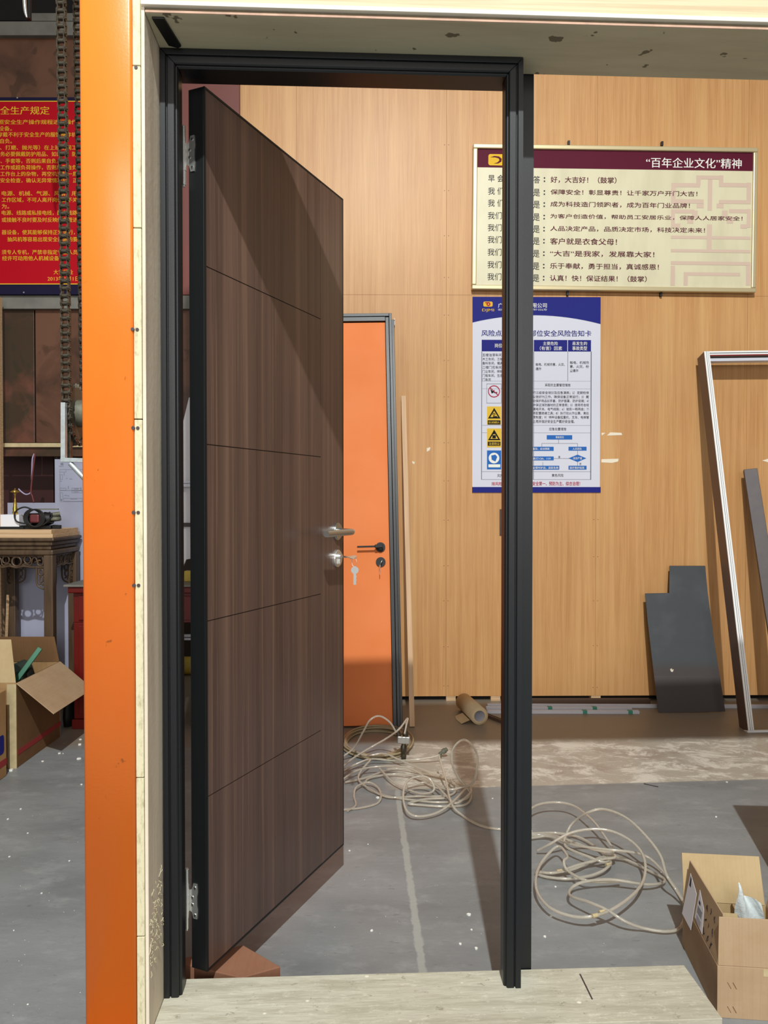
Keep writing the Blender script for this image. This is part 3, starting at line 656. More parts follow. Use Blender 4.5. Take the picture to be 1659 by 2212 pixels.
patch('wall_hatch', 'small dark brown patch on the wall below the poster', 'patch', [(1079, 1100), (1112, 1100), (1112, 1157), (1079, 1157)], M['dark_bar'], th=0.004)
patch('paper_scrap', 'torn paper strip at the right edge above the leaning dark bar', 'paper', [(1646, 995), (1659, 991), (1672, 994), (1660, 999)], M['torn'])

# ================================================================= ORANGE DOOR leaning by the wall
bt = F(868, 1571); tp = W(849, 681, 4.43)
up = (tp - bt); HD = up.length; up.normalize()
od = thing('orange_door', 'orange lacquered door in a black frame leaning against the wooden wall', 'door')
xr = Vector((1, 0.012, 0)); xr = (xr - up * xr.dot(up)).normalized(); yr = up.cross(xr).normalized()
mo = Matrix((xr, yr, up)).transposed().to_4x4(); mo.translation = bt; od.matrix_world = mo
WD = 0.86
def box_at(par, name, mat, *a, bevel=0.0015, **kw):
    q = MB(); q.box(*a); return q.build(name, mat, par, bevel, **kw)
box_at(od, 'jamb', M['frame_black'], -0.024, -0.0085, -0.03, 0.05, 0.0, HD)
box_at(od, 'jamb_bead', M['frame_black'], -0.045, -0.0255, -0.026, 0.05, 0.0, HD - .022)
box_at(od, 'jamb_lip', M['frame_black'], -0.008, 0.006, 0.012, 0.05, -0.0, HD - .02)
box_at(od, 'jamb', M['frame_black'], -WD, -WD + 0.045, -0.03, 0.05, 0.0, HD)
box_at(od, 'head_jamb', M['frame_black'], -WD + .0455, -0.0245, -0.03, 0.05, HD - 0.018, HD)
box_at(od, 'head_bead', M['frame_black'], -WD + .0455, -0.0455, -0.026, 0.05, HD - 0.045, HD - .019)
box_at(od, 'leaf_panel', M['door_orange'], -WD + 0.047, -0.047, -0.012, 0.028, 0.012, HD - 0.048)
kz = lambda py: (W(825, py, 4.22).z) / up.z
q = MB(); hzz = kz(1181); ax_ = -0.095
q.cyl((ax_, -0.012, hzz), (ax_, -0.022, hzz), 0.026, 24); q.cyl((ax_, -0.02, hzz), (ax_, -0.045, hzz), 0.012, 16, 0.016)
q.bar((ax_ + .012, -0.048, hzz + .002), (ax_ - 0.03, -0.052, hzz), 0.014, 0.018); q.bar((ax_ - .03, -0.052, hzz), (ax_ - 0.125, -0.052, hzz - .001), 0.010, 0.009); q.build('lever_handle', M['black_rubber'], od, 0.002)
lz2 = kz(1212); q = MB(); q.cyl((ax_, -0.012, lz2), (ax_, -0.02, lz2), 0.026, 24); q.build('lock_rosette', M['black_rubber'], od)
q = key_mb((ax_ + .003, -0.042, lz2 - .002), (0, 1, 0), (0.4, 0, 1)); q.build('key', M['chrome'], od)
q = key_mb((ax_ - .004, -0.046, lz2 - .028), (-0.03, 0, -1), (0.25, -1, 0)); q.build('key', M['chrome'], od)
q = MB(); q.box(0.0065, 0.009, 0.0, .04, HD - .06, HD - .035); q.box(0.0065, 0.009, 0.0, .04, HD - .03, HD - .022 + .005); q.build('white_sticker', M['paper'], od)

# batten
bt = F(890.5, 1571); tp = W(871.5, 855, 4.455)
bn = thing('wooden_batten', 'long pale bare wood batten leaning beside the orange door', 'batten')
up = (tp - bt); L = up.length; up.normalize(); xr = Vector((1, 0, 0)); xr = (xr - up * xr.dot(up)).normalized(); yr = up.cross(xr)
mo = Matrix((xr, yr, up)).transposed().to_4x4(); mo.translation = bt; bn.matrix_world = mo
q = MB(); q.box(-0.0135, 0.0135, -0.002, 0.022, 0.003, L); q.build('batten_stick', M['batten'], bn, 0.0012)

# ================================================================= right group
ds = thing('charcoal_panel', 'charcoal notched sheet leaning on the wall left of the tall frame', 'panel', F(1495, 1540))
lo = F(1495, 1540)
out = [(1423, 1541), (1567, 1537), (1555, 1460), (1545, 1400), (1537, 1340), (1529, 1280), (1525, 1240), (1524, 1223), (1447, 1223), (1446, 1283), (1394, 1283), (1399, 1340), (1406, 1400), (1413, 1460)]
zt = W(1490, 1223, 4.46).z
def bowed(px, py):
    s = max(0.0, (1540 - py) / (1540 - 1223)); Yv = lo.y + (4.47 - lo.y) * min(1, s ** 0.75 + 0.0); return W(px, py, Yv)
q = MB(); v = [bowed(*p) - lo for p in out]; v = [Vector((p.x, p.y, max(p.z, 0.0005))) for p in v]
k = len(v); tvec = Vector((0, 0.008, 0.002)); vv = v + [p + tvec for p in v]
fr = [(0, 1, 2, 13), (13, 2, 3, 12), (12, 3, 4, 11), (11, 4, 5, 10), (10, 5, 9), (9, 5, 6, 8), (8, 6, 7)]
fs = fr + [tuple(i + k for i in f[::-1]) for f in fr] + [(i, (i + 1) % k, (i + 1) % k + k, i + k) for i in range(k)]
q.add(vv, fs); q.build('panel_sheet', M['dark_sheet'], ds, 0.001)
q = MB()
for (px, py, a) in ((1451, 1447, .02), (1449, 1445, .012)):
    p = bowed(px, py) - lo; q.add([p + Vector((-a / 2, -.004, 0)), p + Vector((a / 2, -.004, .004)), p + Vector((0.002, -.003, -a))], [(0, 1, 2)])
q.build('paper_fleck', M['torn'], ds)

# tall frame leaning, brown with white edges
fb = F(1617, 1583); ft = W(1521, 759, 4.38)
fr_ = thing('window_frame', 'tall brown frame with white and black edge stripes leaning on the wall', 'frame')
up = (ft - fb); L = up.length; up.normalize(); xr = Vector((1, 0, 0)); xr = (xr - up * xr.dot(up)).normalized(); yr = up.cross(xr)
mo = Matrix((xr, yr, up)).transposed().to_4x4(); mo.translation = fb; fr_.matrix_world = mo
FW = 0.95; dp = 0.10
for x0 in (0.0, FW - 0.03):
    box_at(fr_, 'stile', M['brown_alu'], x0, x0 + 0.03, 0.003, dp, 0.012, L)
    for kx, mt_ in ((0.0, 'white_alu'), (0.0105, 'black_rubber'), (0.0125, 'white_alu'), (0.0195, 'black_rubber'), (0.0215, 'white_alu')):
        w2 = {0.0: 0.010, 0.0105: 0.002, 0.0125: 0.007, 0.0195: .002, 0.0215: .008}[kx]
        box_at(fr_, 'edge_stripe', M[mt_], x0 + kx, x0 + kx + w2, -0.001 if mt_ == 'white_alu' else 0.0015, 0.0029, 0.012, L, bevel=0)
box_at(fr_, 'top_rail', M['brown_alu'], 0.0305, FW - 0.0305, 0.003, dp, L - 0.03, L)
for zz, mt_, hh_ in ((L - 0.010, 'white_alu', .010), (L - 0.013, 'black_rubber', .003), (L - 0.022, 'white_alu', .008), (L - .028, 'card_red', .005)):
    box_at(fr_, 'edge_stripe', M[mt_], 0.0305, FW - 0.0305, -0.001, 0.0029, zz, zz + hh_ - .0004, bevel=0)
box_at(fr_, 'inner_rail', M['alu'], 0.0305, FW - 0.0305, 0.02, 0.05, L - 0.052, L - 0.032)
box_at(fr_, 'bottom_rail', M['white_alu'], -0.004, FW + .004, 0.0, dp, 0.0, 0.0115)
bb = F(1706, 1565); tt = W(1621, 1013, 4.44)
db = thing('dark_bar', 'dark brown square bar leaning behind the tall frame at right', 'bar')
up = (tt - bb); L = up.length; up.normalize(); xr = Vector((1, 0, 0)); xr = (xr - up * xr.dot(up)).normalized(); yr = up.cross(xr)
mo = Matrix((xr, yr, up)).transposed().to_4x4() @ Matrix.Rotation(math.radians(-18), 4, 'Z'); mo.translation = bb; db.matrix_world = mo
q = MB(); q.box(-0.036, 0.036, -0.004, 0.03, 0.006, L); q.build('bar_body', M['dark_bar'], db, 0.002)

# profiles on the floor
def bar_thing(name, label, p, q_, w, h, mat, extra=None, group=None):
    p = Vector(p); q_ = Vector(q_); o = thing(name, label, 'profile', (p + q_) / 2, group=group)
    d = (q_ - p); L = d.length; o.rotation_euler = (0, 0, math.atan2(d.y, d.x))
    k = MB(); k.box(-L / 2, L / 2, -w / 2, w / 2, 0, h * .35); k.box(-L / 2, L / 2, -w / 2, -w / 2 + .003, h * .35, h); k.box(-L / 2, L / 2, w / 2 - .003, w / 2, h * .35, h); k.box(-L / 2, L / 2, -.002, .002, h * .35, h * .9)
    k.build('profile_body', M[mat], o)
    if extra:
        for u in extra:
            k = MB(); k.box(u - .012, u + .012, -w / 2 - .0008, w / 2 + .0008, 0.0005, h + .0008); k.build('tape_wrap', M['green_tape'], o)
    return o
bar_thing('metal_profile', 'front silver profile with green tape, shortest on the floor by the wall', F(1052, 1540), F(1380, 1541), 0.022, 0.016, 'alu', (0.12, 0.37))
bar_thing('metal_profile', 'silver profile lying second from the front on the floor', F(1050, 1533), F(1364, 1534), 0.022, 0.018, 'alu', (-0.05, 0.2))
bar_thing('metal_profile', 'long thin silver profile running behind the charcoal sheet', F(1053, 1527), F(1800, 1530), 0.018, 0.018, 'alu')
bar_thing('metal_profile', 'brown rear profile lying in the gap under the wall', Vector((F(1100, 1519).x, 4.44, 0)), Vector((F(1402, 1519).x, 4.445, 0)), 0.03, 0.03, 'brown_alu')
bar_thing('metal_channel', 'short dark brown channel lying beside the cardboard tube', F(1050, 1548) + Vector((0, 0, 0)), F(1088, 1563), 0.02, 0.018, 'brown_alu')

# cardboard tube
r0 = 0.046; fe = F(1036, 1566); be = F(1004, 1535); d = (be - fe).normalized(); L = 0.30
tb = thing('cardboard_tube', 'thick short cardboard tube lying on the floor by the wall', 'tube', (fe.x, fe.y, 0), math.atan2(d.y, d.x))
q = MB(); m_ = Matrix.Translation((0, 0, r0)) @ Matrix.Rotation(math.radians(90), 4, 'Y')
q.lathe([(0.029, 0), (r0, 0), (r0, L), (0.029, L), (0.029, 0)], n=36, m=m_); q.build('tube_body', M['tube_card'], tb)
q = MB(); q.lathe([(0.0285, 0.001), (0.0285, L - .001)], n=36, m=m_); q.build('tube_lining', M['paper'], tb)
q = MB(); q.sheet([[(0.03, r0 + .045, 0.003), (0.12, r0 + .05, 0.002), (0.17, r0 + .04, .004)], [(0.03, r0 - .002, 0.02), (0.12, r0 - .002, 0.02), (0.17, r0 - .002, .02)]], 0.001); q.build('loose_wrap', M['tube_card'], tb)

# ================================================================= hoses
HT = {}; HK = 1.7
def hose(name, label, pts, r=0.0042, mat='hose', cat='hose', n=8, group=None):
    """pts: (px, py, height)"""
    P3 = [F(p[0], p[1], max(r, (p[2] if len(p) > 2 else r) * HK)) for p in pts]
    right = sum(p[0] for p in pts) / len(pts) > 1090
    if right not in HT:
        c = F(1280, 1880) if right else F(900, 1690)
        HT[right] = (thing('air_hose', 'clear air hose lying in loose loops between the black jamb and open carton' if right else 'clear air hose piled in a tangle before the orange door', 'hose', c), c)
    o, c = HT[right]
    q = MB(); q.tube([p - c for p in P3], r, n, 8); q.build('hose_loop', M[mat], o); return o, c
# right tangle
h1, c1_ = hose('air_hose', 'clear air hose in big loose loops beside the open carton', [
    (1090, 1792, .02), (1120, 1770, .03), (1158, 1740, .03), (1200, 1733, .03), (1240, 1741, .03), (1280, 1772, .03), (1310, 1812, .02), (1325, 1840, .01), (1310, 1862, .015), (1270, 1850, .02), (1222, 1828, .02),
    (1224, 1800, .03), (1240, 1775, .05), (1270, 1755, .08), (1305, 1748, .09), (1350, 1765, .09), (1390, 1800, .08), (1425, 1845, .06), (1440, 1890, .04), (1462, 1925, .02), (1480, 1960, .008), (1470, 2002, .006), (1440, 2012, .006), (1390, 2005, .008),
    (1350, 1990, .02), (1310, 1965, .03), (1270, 1948, .03), (1232, 1935, .02), (1235, 1918, .015), (1262, 1905, .02), (1320, 1900, .02), (1390, 1910, .015), (1428, 1908, .01), (1434, 1898, .006), (1400, 1880, .006), (1355, 1858, .008), (1322, 1850, .01),
    (1290, 1855, .012), (1240, 1877, .012), (1190, 1886, .01), (1160, 1882, .006)])
h2, c2_ = hose('air_hose', 'clear air hose loop lying left of the open carton, with yellow tape', [
    (1162, 1837, .01), (1190, 1822, .03), (1230, 1800, .05), (1275, 1791, .06), (1320, 1795, .06), (1365, 1818, .05), (1390, 1850, .04), (1393, 1890, .03), (1375, 1925, .03), (1330, 1960, .03), (1285, 1978, .025), (1240, 1980, .02), (1190, 1962, .02), (1162, 1930, .02),
    (1158, 1895, .02), (1172, 1860, .02), (1205, 1828, .03), (1226, 1850, .03), (1218, 1860, .03), (1226, 1880, .02), (1260, 1900, .02), (1300, 1905, .015), (1340, 1903, .012)])
h3, c3_ = hose('air_hose', 'pale air hose folded in narrow flat bends by the black jamb', [
    (1100, 1800, .006), (1155, 1800, .008), (1200, 1799, .008), (1250, 1808, .008), (1290, 1832, .008), (1318, 1858, .012), (1312, 1874, .014), (1280, 1890, .01), (1230, 1898, .008), (1180, 1894, .006), (1158, 1885, .006), (1200, 1884, .01), (1250, 1868, .014), (1300, 1856, .018), (1328, 1852, .02), (1320, 1842, .02), (1280, 1834, .02), (1220, 1812, .02), (1180, 1803, .01), (1120, 1806, .006)])
h4, c4_ = hose('air_hose', 'clear air hose with long gentle arc crossing the loops near the carton', [
    (1100, 1820, .006), (1180, 1806, .01), (1235, 1824, .02), (1300, 1834, .03), (1360, 1840, .03), (1400, 1852, .02), (1430, 1880, .01), (1460, 1918, .008), (1478, 1950, .008)])
for par, cc, spots in ((h1, c1_, ((1285, 1978, .0425), (1300, 1970, .046))), (h1, c1_, ((1208, 1882, .018),)), (h3, c3_, ((1314, 1868, .022),))):
    for s in spots:
        p = F(*s) - cc; q = MB(); q.cyl(p + Vector((-.008, -.003, 0)), p + Vector((.008, .003, 0)), 0.0058, 10); q.build('tape_band', M['tape'], par)
HK = 1.0
# long hose and left tangle
hose('air_hose', 'thin clear hose running from the tangle towards the black jamb', [(948, 1633, .10), (962, 1680, .06), (975, 1735, .03), (1000, 1762, .01), (1035, 1782, .005), (1070, 1790, .005), (1100, 1791, .005), (1150, 1795, .005)])
hose('air_hose', 'clear hose standing up in one tall narrow loop', [(880, 1700, .01), (920, 1690, .02), (965, 1705, .02), (1000, 1700, .03), (1022, 1690, .06), (1030, 1660, .13), (1030, 1628, .19), (1012, 1602, .24), (995, 1600, .24), (978, 1620, .2), (977, 1650, .14), (990, 1680, .07), (1008, 1700, .03), (1018, 1720, .012), (1005, 1738, .008), (960, 1742, .008), (900, 1738, .01), (883, 1735, .012), (920, 1726, .012), (960, 1724, .012)])
hose('air_hose', 'clear hose forming the front round loop of the tangle', [(720, 1700, .01), (770, 1665, .03), (830, 1655, .04), (885, 1660, .05), (935, 1690, .04), (960, 1715, .03), (985, 1735, .02), (1016, 1712, .03), (1010, 1700, .03), (975, 1735, .03), (940, 1757, .02), (900, 1763, .02), (878, 1750, .03), (871, 1720, .05), (878, 1690, .07), (900, 1678, .08), (925, 1680, .08), (938, 1700, .05), (930, 1712, .03), (900, 1712, .02), (850, 1690, .02), (820, 1660, .03)])
hose('air_hose', 'clear hose sweeping from the dark door edge across the tangle', [(735, 1600, .02), (760, 1618, .03), (790, 1632, .03), (830, 1628, .04), (870, 1645, .03), (920, 1665, .03), (965, 1680, .02), (985, 1700, .015), (970, 1718, .01), (900, 1720, .01), (840, 1722, .01), (800, 1705, .012), (775, 1685, .02), (780, 1665, .03), (800, 1640, .05), (770, 1650, .03), (740, 1665, .01)])
hose('air_hose', 'clear hose rising to the coupling beside the orange door', [(725, 1670, .03), (760, 1640, .05), (800, 1615, .08), (835, 1595, .12), (862, 1575, .17), (880, 1552, .20), (878, 1565, .19), (874, 1585, .16)])
hose('air_hose', 'clear hose arching high in front of the orange door bottom', [(740, 1635, .02), (765, 1615, .06), (785, 1580, .15), (800, 1555, .21), (820, 1547, .22), (842, 1560, .19), (856, 1582, .14)])
hose('air_hose', 'clear hose wandering low at the front left of the tangle', [(735, 1750, .005), (780, 1745, .005), (815, 1735, .006), (823, 1718, .01), (815, 1700, .015), (795, 1690, .02), (770, 1700, .02), (765, 1720, .01), (768, 1740, .006), (750, 1752, .006)])
hose('air_hose', 'straight clear hose stretch between coupling and brass fitting', [(760, 1655, .02), (800, 1640, .03), (850, 1643, .02), (895, 1641, .02), (930, 1636, .03), (950, 1631, .04)])
hose('air_hose', 'clear hose bundle spread flat at the tangle centre', [(745, 1690, .01), (790, 1680, .012), (850, 1660, .014), (910, 1668, .014), (960, 1678, .014), (1000, 1695, .012), (1018, 1712, .01), (1000, 1728, .008), (950, 1733, .008), (890, 1728, .008), (830, 1718, .008), (790, 1700, .01), (800, 1680, .012), (860, 1672, .016), (915, 1682, .018), (960, 1700, .018)])
# dark coil by the orange door
cc = F(815, 1608); cc.z = 0
co = thing('hose_coil', 'flat coil of brownish hose on the floor before the orange door', 'hose', cc)
for k in range(9):
    q = MB(); ra = 0.135 + 0.006 * (k % 4) + 0.004 * random.random(); z = 0.0055 + 0.008 * (k // 3) + 0.001 * (k % 3)
    off = Vector((random.uniform(-.01, .01), random.uniform(-.012, .012), z)); ra += (k % 3) * .009
    q.tube([off + Vector((ra * math.cos(a), ra * 1.45 * math.sin(a), 0.002 * math.sin(a * 3 + k))) for a in [2 * math.pi * j / 14 for j in range(14)]], 0.0048, 8, 4, True); q.build('coil_turn', M['hose_dark'], co)
cp = F(872, 1640); cp = Vector((cp.x, cp.y, 0))
kp = thing('hose_coupling', 'dark steel three-way hose coupling standing by the orange door', 'coupling', cp)
def yoff(py): return (W(872, py, cp.y).z)
q = MB(); q.lathe([(0.0, 0), (0.011, 0), (0.012, .02), (0.010, .03), (0.014, .035), (0.014, .06), (0.010, .065), (0.010, .075)], n=14); q.build('swivel', M['chain'], kp)
q = MB(); q.bar((-0.03, 0, .092), (0.028, 0, .088), .03, .034); q.build('manifold', M['satin'], kp, 0.004)
q = MB(); q.lathe([(0.010, .1), (0.013, .105), (0.013, .125), (0.008, .13), (0.008, .15), (0.011, .152), (0.011, .17), (0.005, .175)], (0.008, 0, 0), 14)
q.cyl((-.018, 0, .1), (-.03, 0, .13), .010, 12); q.cyl((-.03, 0, .13), (-.036, 0, .15), .007, 12); q.build('nipple', M['chain'], kp)
cf = F(956, 1637); bf = thing('hose_fitting', 'small brown brass hose fitting on the tangle', 'fitting', (cf.x, cf.y, 0))
q = MB(); q.cyl((-.016, 0, .016), (0, -.002, .028), .007, 12); q.cyl((0, -.002, .028), (.012, -.004, .036), .012, 12); q.cyl((.012, -.004, .036), (.02, -.005, .042), .009, 12); q.cyl((-.010, 0, 0.0), (-.008, 0, .02), .006, 10); q.build('fitting_body', M['cast'], bf)

# debris
q = MB()
def chip(p, s):
    a = random.random() * 6; h = s * .5
    v = [p + Vector((math.cos(a + t) * s * random.uniform(.6, 1), math.sin(a + t) * s * random.uniform(.6, 1), 0)) for t in (0, 1.3, 2.6, 3.9, 5.1)]
    q.add(v + [w_ + Vector((0, 0, h)) for w_ in v], [(4, 3, 2, 1, 0), (5, 6, 7, 8, 9)] + [(i, (i + 1) % 5, (i + 1) % 5 + 5, i + 5) for i in range(5)])
for (px, py, s) in ((1013, 1977, .0055), (803, 2011, .004), (1019, 2009, .003), (994, 2040, .004), (1028, 2048, .003), (1029, 2050, .0045), (817, 1724, .007), (889, 1731, .004), (755, 1838, .003), (795, 1824, .0025), (1200, 1916, .003), (1190, 1980, .003), (1177, 2024, .004), (1428, 1885, .003), (1547, 1765, .004), (1570, 1690, .004), (1064, 1725, .003),
                    (128, 1628, .006), (170, 1640, .009), (172, 1609, .008), (92, 1645, .005), (173, 1598, .006), (24, 1665, .010), (188, 1607, .009), (176, 1695, .004), (136, 1628, .003), (45, 1748, .004), (60, 1800, .003), (20, 1851, .003), (90, 1930, .003), (150, 1860, .003), (30, 2010, .002), (60, 2170, .002), (17, 1770, .004)):
    chip(F(px, py), s * 1.3)
for k in range(110):
    px, py = random.choice([(random.uniform(0, 200), random.uniform(1600, 2212)), (random.uniform(600, 1450), random.uniform(1700, 2080))]); chip(F(px, py), random.uniform(.0004, .0013))
q.build('plaster_chips', M['plaster'], None, kind='stuff', label='small white plaster crumbs scattered over the concrete floor', category='debris') if False else None
me_ = q.mesh('plaster_chips'); o = link('plaster_chips', me_, M['plaster']); tag(o, 'small white plaster crumbs scattered over the concrete floor', 'debris', None, 'stuff')
nl = F(1408, 1698); o = thing('loose_nail', 'small thin nail lying on the floor by the pale strip', 'nail', nl); q = MB(); q.cyl((-.022, .02, .0015), (.022, -.012, .0015), .0015, 8); q.cyl((-.024, .0215, .0015), (-.022, .02, .0015), .003, 8); q.build('nail_shaft', M['chain'], o)

# flat brown box behind the threshold
o = thing('flat_box', 'flat brown box on the floor under the open walnut door', 'box', (-0.36, 1.83, 0))
zz = 0.075
c = [F(606, 2088, zz), F(525, 2041, zz), F(400, 2086, zz) + Vector((-.04, 0.02, 0)), Vector((-0.33, 1.765, zz))]
q = MB(); q.prism([(p.x + .36, p.y - 1.83) for p in c], zz); q.build('box_body', M['brown_block'], o, 0.002)

# ================================================================= open carton, right foreground
fl = F(1549, 2198); bl_ = F(1474, 2042)
ang = math.atan2(bl_.x - fl.x, bl_.y - fl.y)
oc = thing('open_carton', 'opened cardboard carton with shipping labels beside the plywood threshold', 'box', fl, -ang)
D = (bl_ - fl).length; Wc = 0.212; Hc = W(1545, 2086, fl.y).z; tk = 0.0035
box_at(oc, 'front_side', M['card'], 0, Wc, 0, tk, 0, Hc, bevel=0.001); box_at(oc, 'rear_side', M['card_in'], 0, Wc, D - tk, D, 0, Hc, bevel=0.001)
box_at(oc, 'left_side', M['card'], 0, tk, tk + .0003, D - tk - .0003, 0, Hc, bevel=0.001); box_at(oc, 'right_side', M['card'], Wc - tk, Wc, tk + .0003, D - tk - .0003, 0, Hc, bevel=0.001)
box_at(oc, 'bottom', M['card'], tk, Wc - tk, tk, D - tk, 0.0005, tk, bevel=0)
def flap(name, mat, p, u, v, w, h, inset=0.003, t_=0.003, parent=oc):
    """flap hinged at p along u (width w), rising along v (height h)"""
    p = Vector(p); u = Vector(u).normalized(); v = Vector(v).normalized(); nn = u.cross(v)
    m_ = Matrix((u, v, nn)).transposed().to_4x4(); m_.translation = p
    q = MB(); q.prism([(0.0015, 0), (w - .0015, 0), (w - inset - .002, h), (inset + .002, h)], t_, m_); return q.build(name, mat, parent, 0.0008), m_
flap('front_flap', M['card'], (0, 0.0035, Hc + .0005), (1, 0, 0), (0, 0.06, 1), Wc, 0.108)
f2, m2 = flap('left_flap', M['card'], (0.0036, D, Hc + .0005), (0, -1, 0), (0.13, 0, 1), D - .004, 0.112, .006)
flap('rear_flap', M['card_in'], (0, D - .002, Hc + .0005), (1, 0, 0), (0.0, 0.30, 1), Wc - .004, 0.118)
flap('right_flap', M['card'], (Wc - .0036, 0.004, Hc + .0005), (0, 1, 0), (0.25, 0, 1), D - .006, 0.118)
# labels on the outer face of the left flap (outside = -x) ; flap coords: x along -Y from the rear, y up
def onflap(pts, off, name, mat, th=0.0006):
    k = m2 @ Matrix.Translation((0, 0, off)); q = MB(); q.prism(pts, th, k); return q.build(name, mat, oc)
sgn = 1 if (m2.to_3x3() @ Vector((0, 0, 1))).x > 0 else -1
so = -0.0009 if sgn > 0 else 0.0033
onflap([(0.010, -0.030), (0.090, -0.030), (0.094, 0.066), (0.030, 0.088)], so, 'paper_label', M['paper'])
onflap([(0.104, 0.012), (0.168, 0.004), (0.158, 0.060), (0.112, 0.086)], so, 'barcode_label', M['paper'])
q = MB(); kk = m2 @ Matrix.Translation((0, 0, so - 0.0007 if sgn > 0 else so + .0003))
for i in range(12):
    x = 0.115 + i * 0.0030; q.prism([(x, .030), (x + random.uniform(.0008, .0020), .030), (x + .0015, .048), (x, .048)], 0.0004, kk)
q.prism([(0.034, .058), (.048, .058), (.044, .080), (.036, .084)], 0.0004, kk); q.prism([(0.118, .055), (.132, .054), (.130, .062), (.119, .064)], 0.0004, kk)
for i in range(5): q.prism([(0.115, .012 + i * .003), (.150, .010 + i * .003), (.150, .011 + i * .003), (.115, .013 + i * .003)], .0004, kk)
q.build('barcode', M['print_text'], oc, kind='stuff')
q = MB()
for i in range(9):
    x = 0.175 + (i % 3) * 0.028; y = 0.012 + (i // 3) * .03
    q.tube([kk @ Vector((x + random.uniform(-.006, .010), y + random.uniform(-.008, .014), 0)) for _ in range(5)], 0.0005, 5, 4)
q.build('ink_scrawl', M['print_text'], oc, kind='stuff')
q = MB()
for (x, z) in ((0.022, .083), (.034, .083), (.022, .028), (.034, .028)): q.bar((x, -0.0006, z), (x + .008, -.0006, z - .014), .0012, .0012)
q.build('staple_marks', M['card_side'], oc, kind='stuff')
q = MB(); q.box(0.001, 0.03, -0.0006, 0, .001, Hc - .006); q.build('clear_tape', M['card'], oc)
q = MB(); q.box(.10, Wc, -.0006, 0, Hc - .018, Hc - .002); q.build('torn_tape', M['tape'], oc)
# inner flap and plastic bag in the carton
flap('inner_flap', M['card_in'], (0.03, D * .55, Hc - .015), (1, 0, 0), (0, .5, .6), .08, .05)
bag = thing('plastic_bag', 'crumpled white plastic bag sticking out of the open carton', 'bag', W(1622, 1985, 1.93))
bz = bag.location.copy(); grid = []
for j in range(9):
    row = []
    for i in range(9):
        u, v_ = i / 8, j / 8
        row.append((-.034 + .066 * u + .004 * math.sin(9 * v_ + 3 * u), .012 * math.sin(7 * u + 5 * v_) + .02 * v_, -.06 + (.115 + (.034 if i < 2 else 0) - .016 * u) * v_ + .004 * math.sin(11 * u)))
    grid.append(row)
q = MB(); q.sheet(grid, 0.006); bo = q.build('bag_film', M['film'], bag); s_ = bo.modifiers.new('s', 'SUBSURF'); s_.levels = 1; s_.render_levels = 1

o = thing('shadow_caster_box', 'tall unseen box added right of the open carton to cast a floor shadow', 'box', (1.225, 2.42, 0), math.radians(-4))  # added out of view to throw the shadow onto the floor at right
box_at(o, 'carton_body', M['card_dark'], 0, 0.42, -0.32, 0.0, 0, 0.62, bevel=.003); box_at(o, 'tape_strip', M['tape'], 0, .42, -.18, -.14, .62, .6206, bevel=0)

# ================================================================= LEFT: chains, sprocket, bracket
pitch = 0.0254; cyz = Vector((0, 2.75, 1.487)); RS = 0.105
ch = thing('roller_chain', 'greasy steel roller chain loop hanging down round the sprocket', 'chain', (-1.085, 2.75, 1.38))
path = []; zt = 3.35
s = zt
while s > cyz.z: path.append(Vector((-1.100 + 0.014 * (zt - s) / (zt - cyz.z), cyz.y - RS, s))); s -= pitch
na = int(math.pi * RS / pitch)
for k in range(na + 1):
    a = math.pi * k / na; path.append(Vector((-1.0955 + 0.0095 * math.cos(a), cyz.y - RS * math.cos(a), cyz.z - RS * math.sin(a))))
s = cyz.z + pitch
while s < zt: path.append(Vector((-1.105 - 0.017 * (s - cyz.z) / 1.4, cyz.y + RS, s))); s += pitch
def plate(mb, x, w, r):
    pts = [(r * math.cos(a), r * math.sin(a)) for a in [math.radians(d_) for d_ in (180, 215, 250, 290, 325)]] + [(r * .68, pitch / 2)] + []
    pts = [(-r, 0), (-r * .75, -r * .65), (0, -r), (r * .75, -r * .65), (r, 0), (r * .72, pitch / 2), (r, pitch), (r * .75, pitch + r * .65), (0, pitch + r), (-r * .75, pitch + r * .65), (-r, pitch), (-r * .72, pitch / 2)]
    k = len(pts); v = [(x, p[0], p[1]) for p in pts] + [(x + w, p[0], p[1]) for p in pts]
    mb.add(v, [tuple(range(k)), tuple(range(k, 2 * k))[::-1]] + [(i, i + k, (i + 1) % k + k, (i + 1) % k) for i in range(k)])
li = MB(); plate(li, -0.0115, .003, .0115); plate(li, .0085, .003, .0115)
for z in (0, pitch): li.cyl((-.0085, 0, z), (.0085, 0, z), .0078, 12, caps=False)
lo_ = MB(); plate(lo_, -0.0150, .003, .0110); plate(lo_, .0120, .003, .0110)
for z in (0, pitch): lo_.cyl((-.0175, 0, z), (.0175, 0, z), .0038, 8)
mi = li.mesh('link_inner'); mo_ = lo_.mesh('link_outer')
cl = Vector(ch.location)
for i in range(len(path) - 1):
    p, q2 = path[i], path[i + 1]; o = link('chain_link', mi if i % 2 else mo_, M['chain'], ch)
    d = (q2 - p).normalized(); xx = Vector((1, 0, 0)); yy = d.cross(xx).normalized(); xx = yy.cross(d)
    mm = Matrix((xx, yy, d)).transposed().to_4x4(); mm.translation = p - cl; o.matrix_local = mm
sp = thing('sprocket', 'toothed cast sprocket with thick hub inside the hanging chain', 'sprocket', (-1.0955, cyz.y, cyz.z), math.radians(5))
teeth = 26; pts = []
for k in range(teeth):
    for dr_, rr in ((-.32, RS - .013), (-.12, RS + .001), (.12, RS + .001), (.32, RS - .013)):
        a = 2 * math.pi * (k + dr_) / teeth; pts.append((rr * math.cos(a), rr * math.sin(a)))
q = MB(); q.prism(pts, .012, Matrix(((0, 0, 1, -.006), (1, 0, 0, 0), (0, 1, 0, 0), (0, 0, 0, 1)))); q.build('toothed_disc', M['cast'], sp)
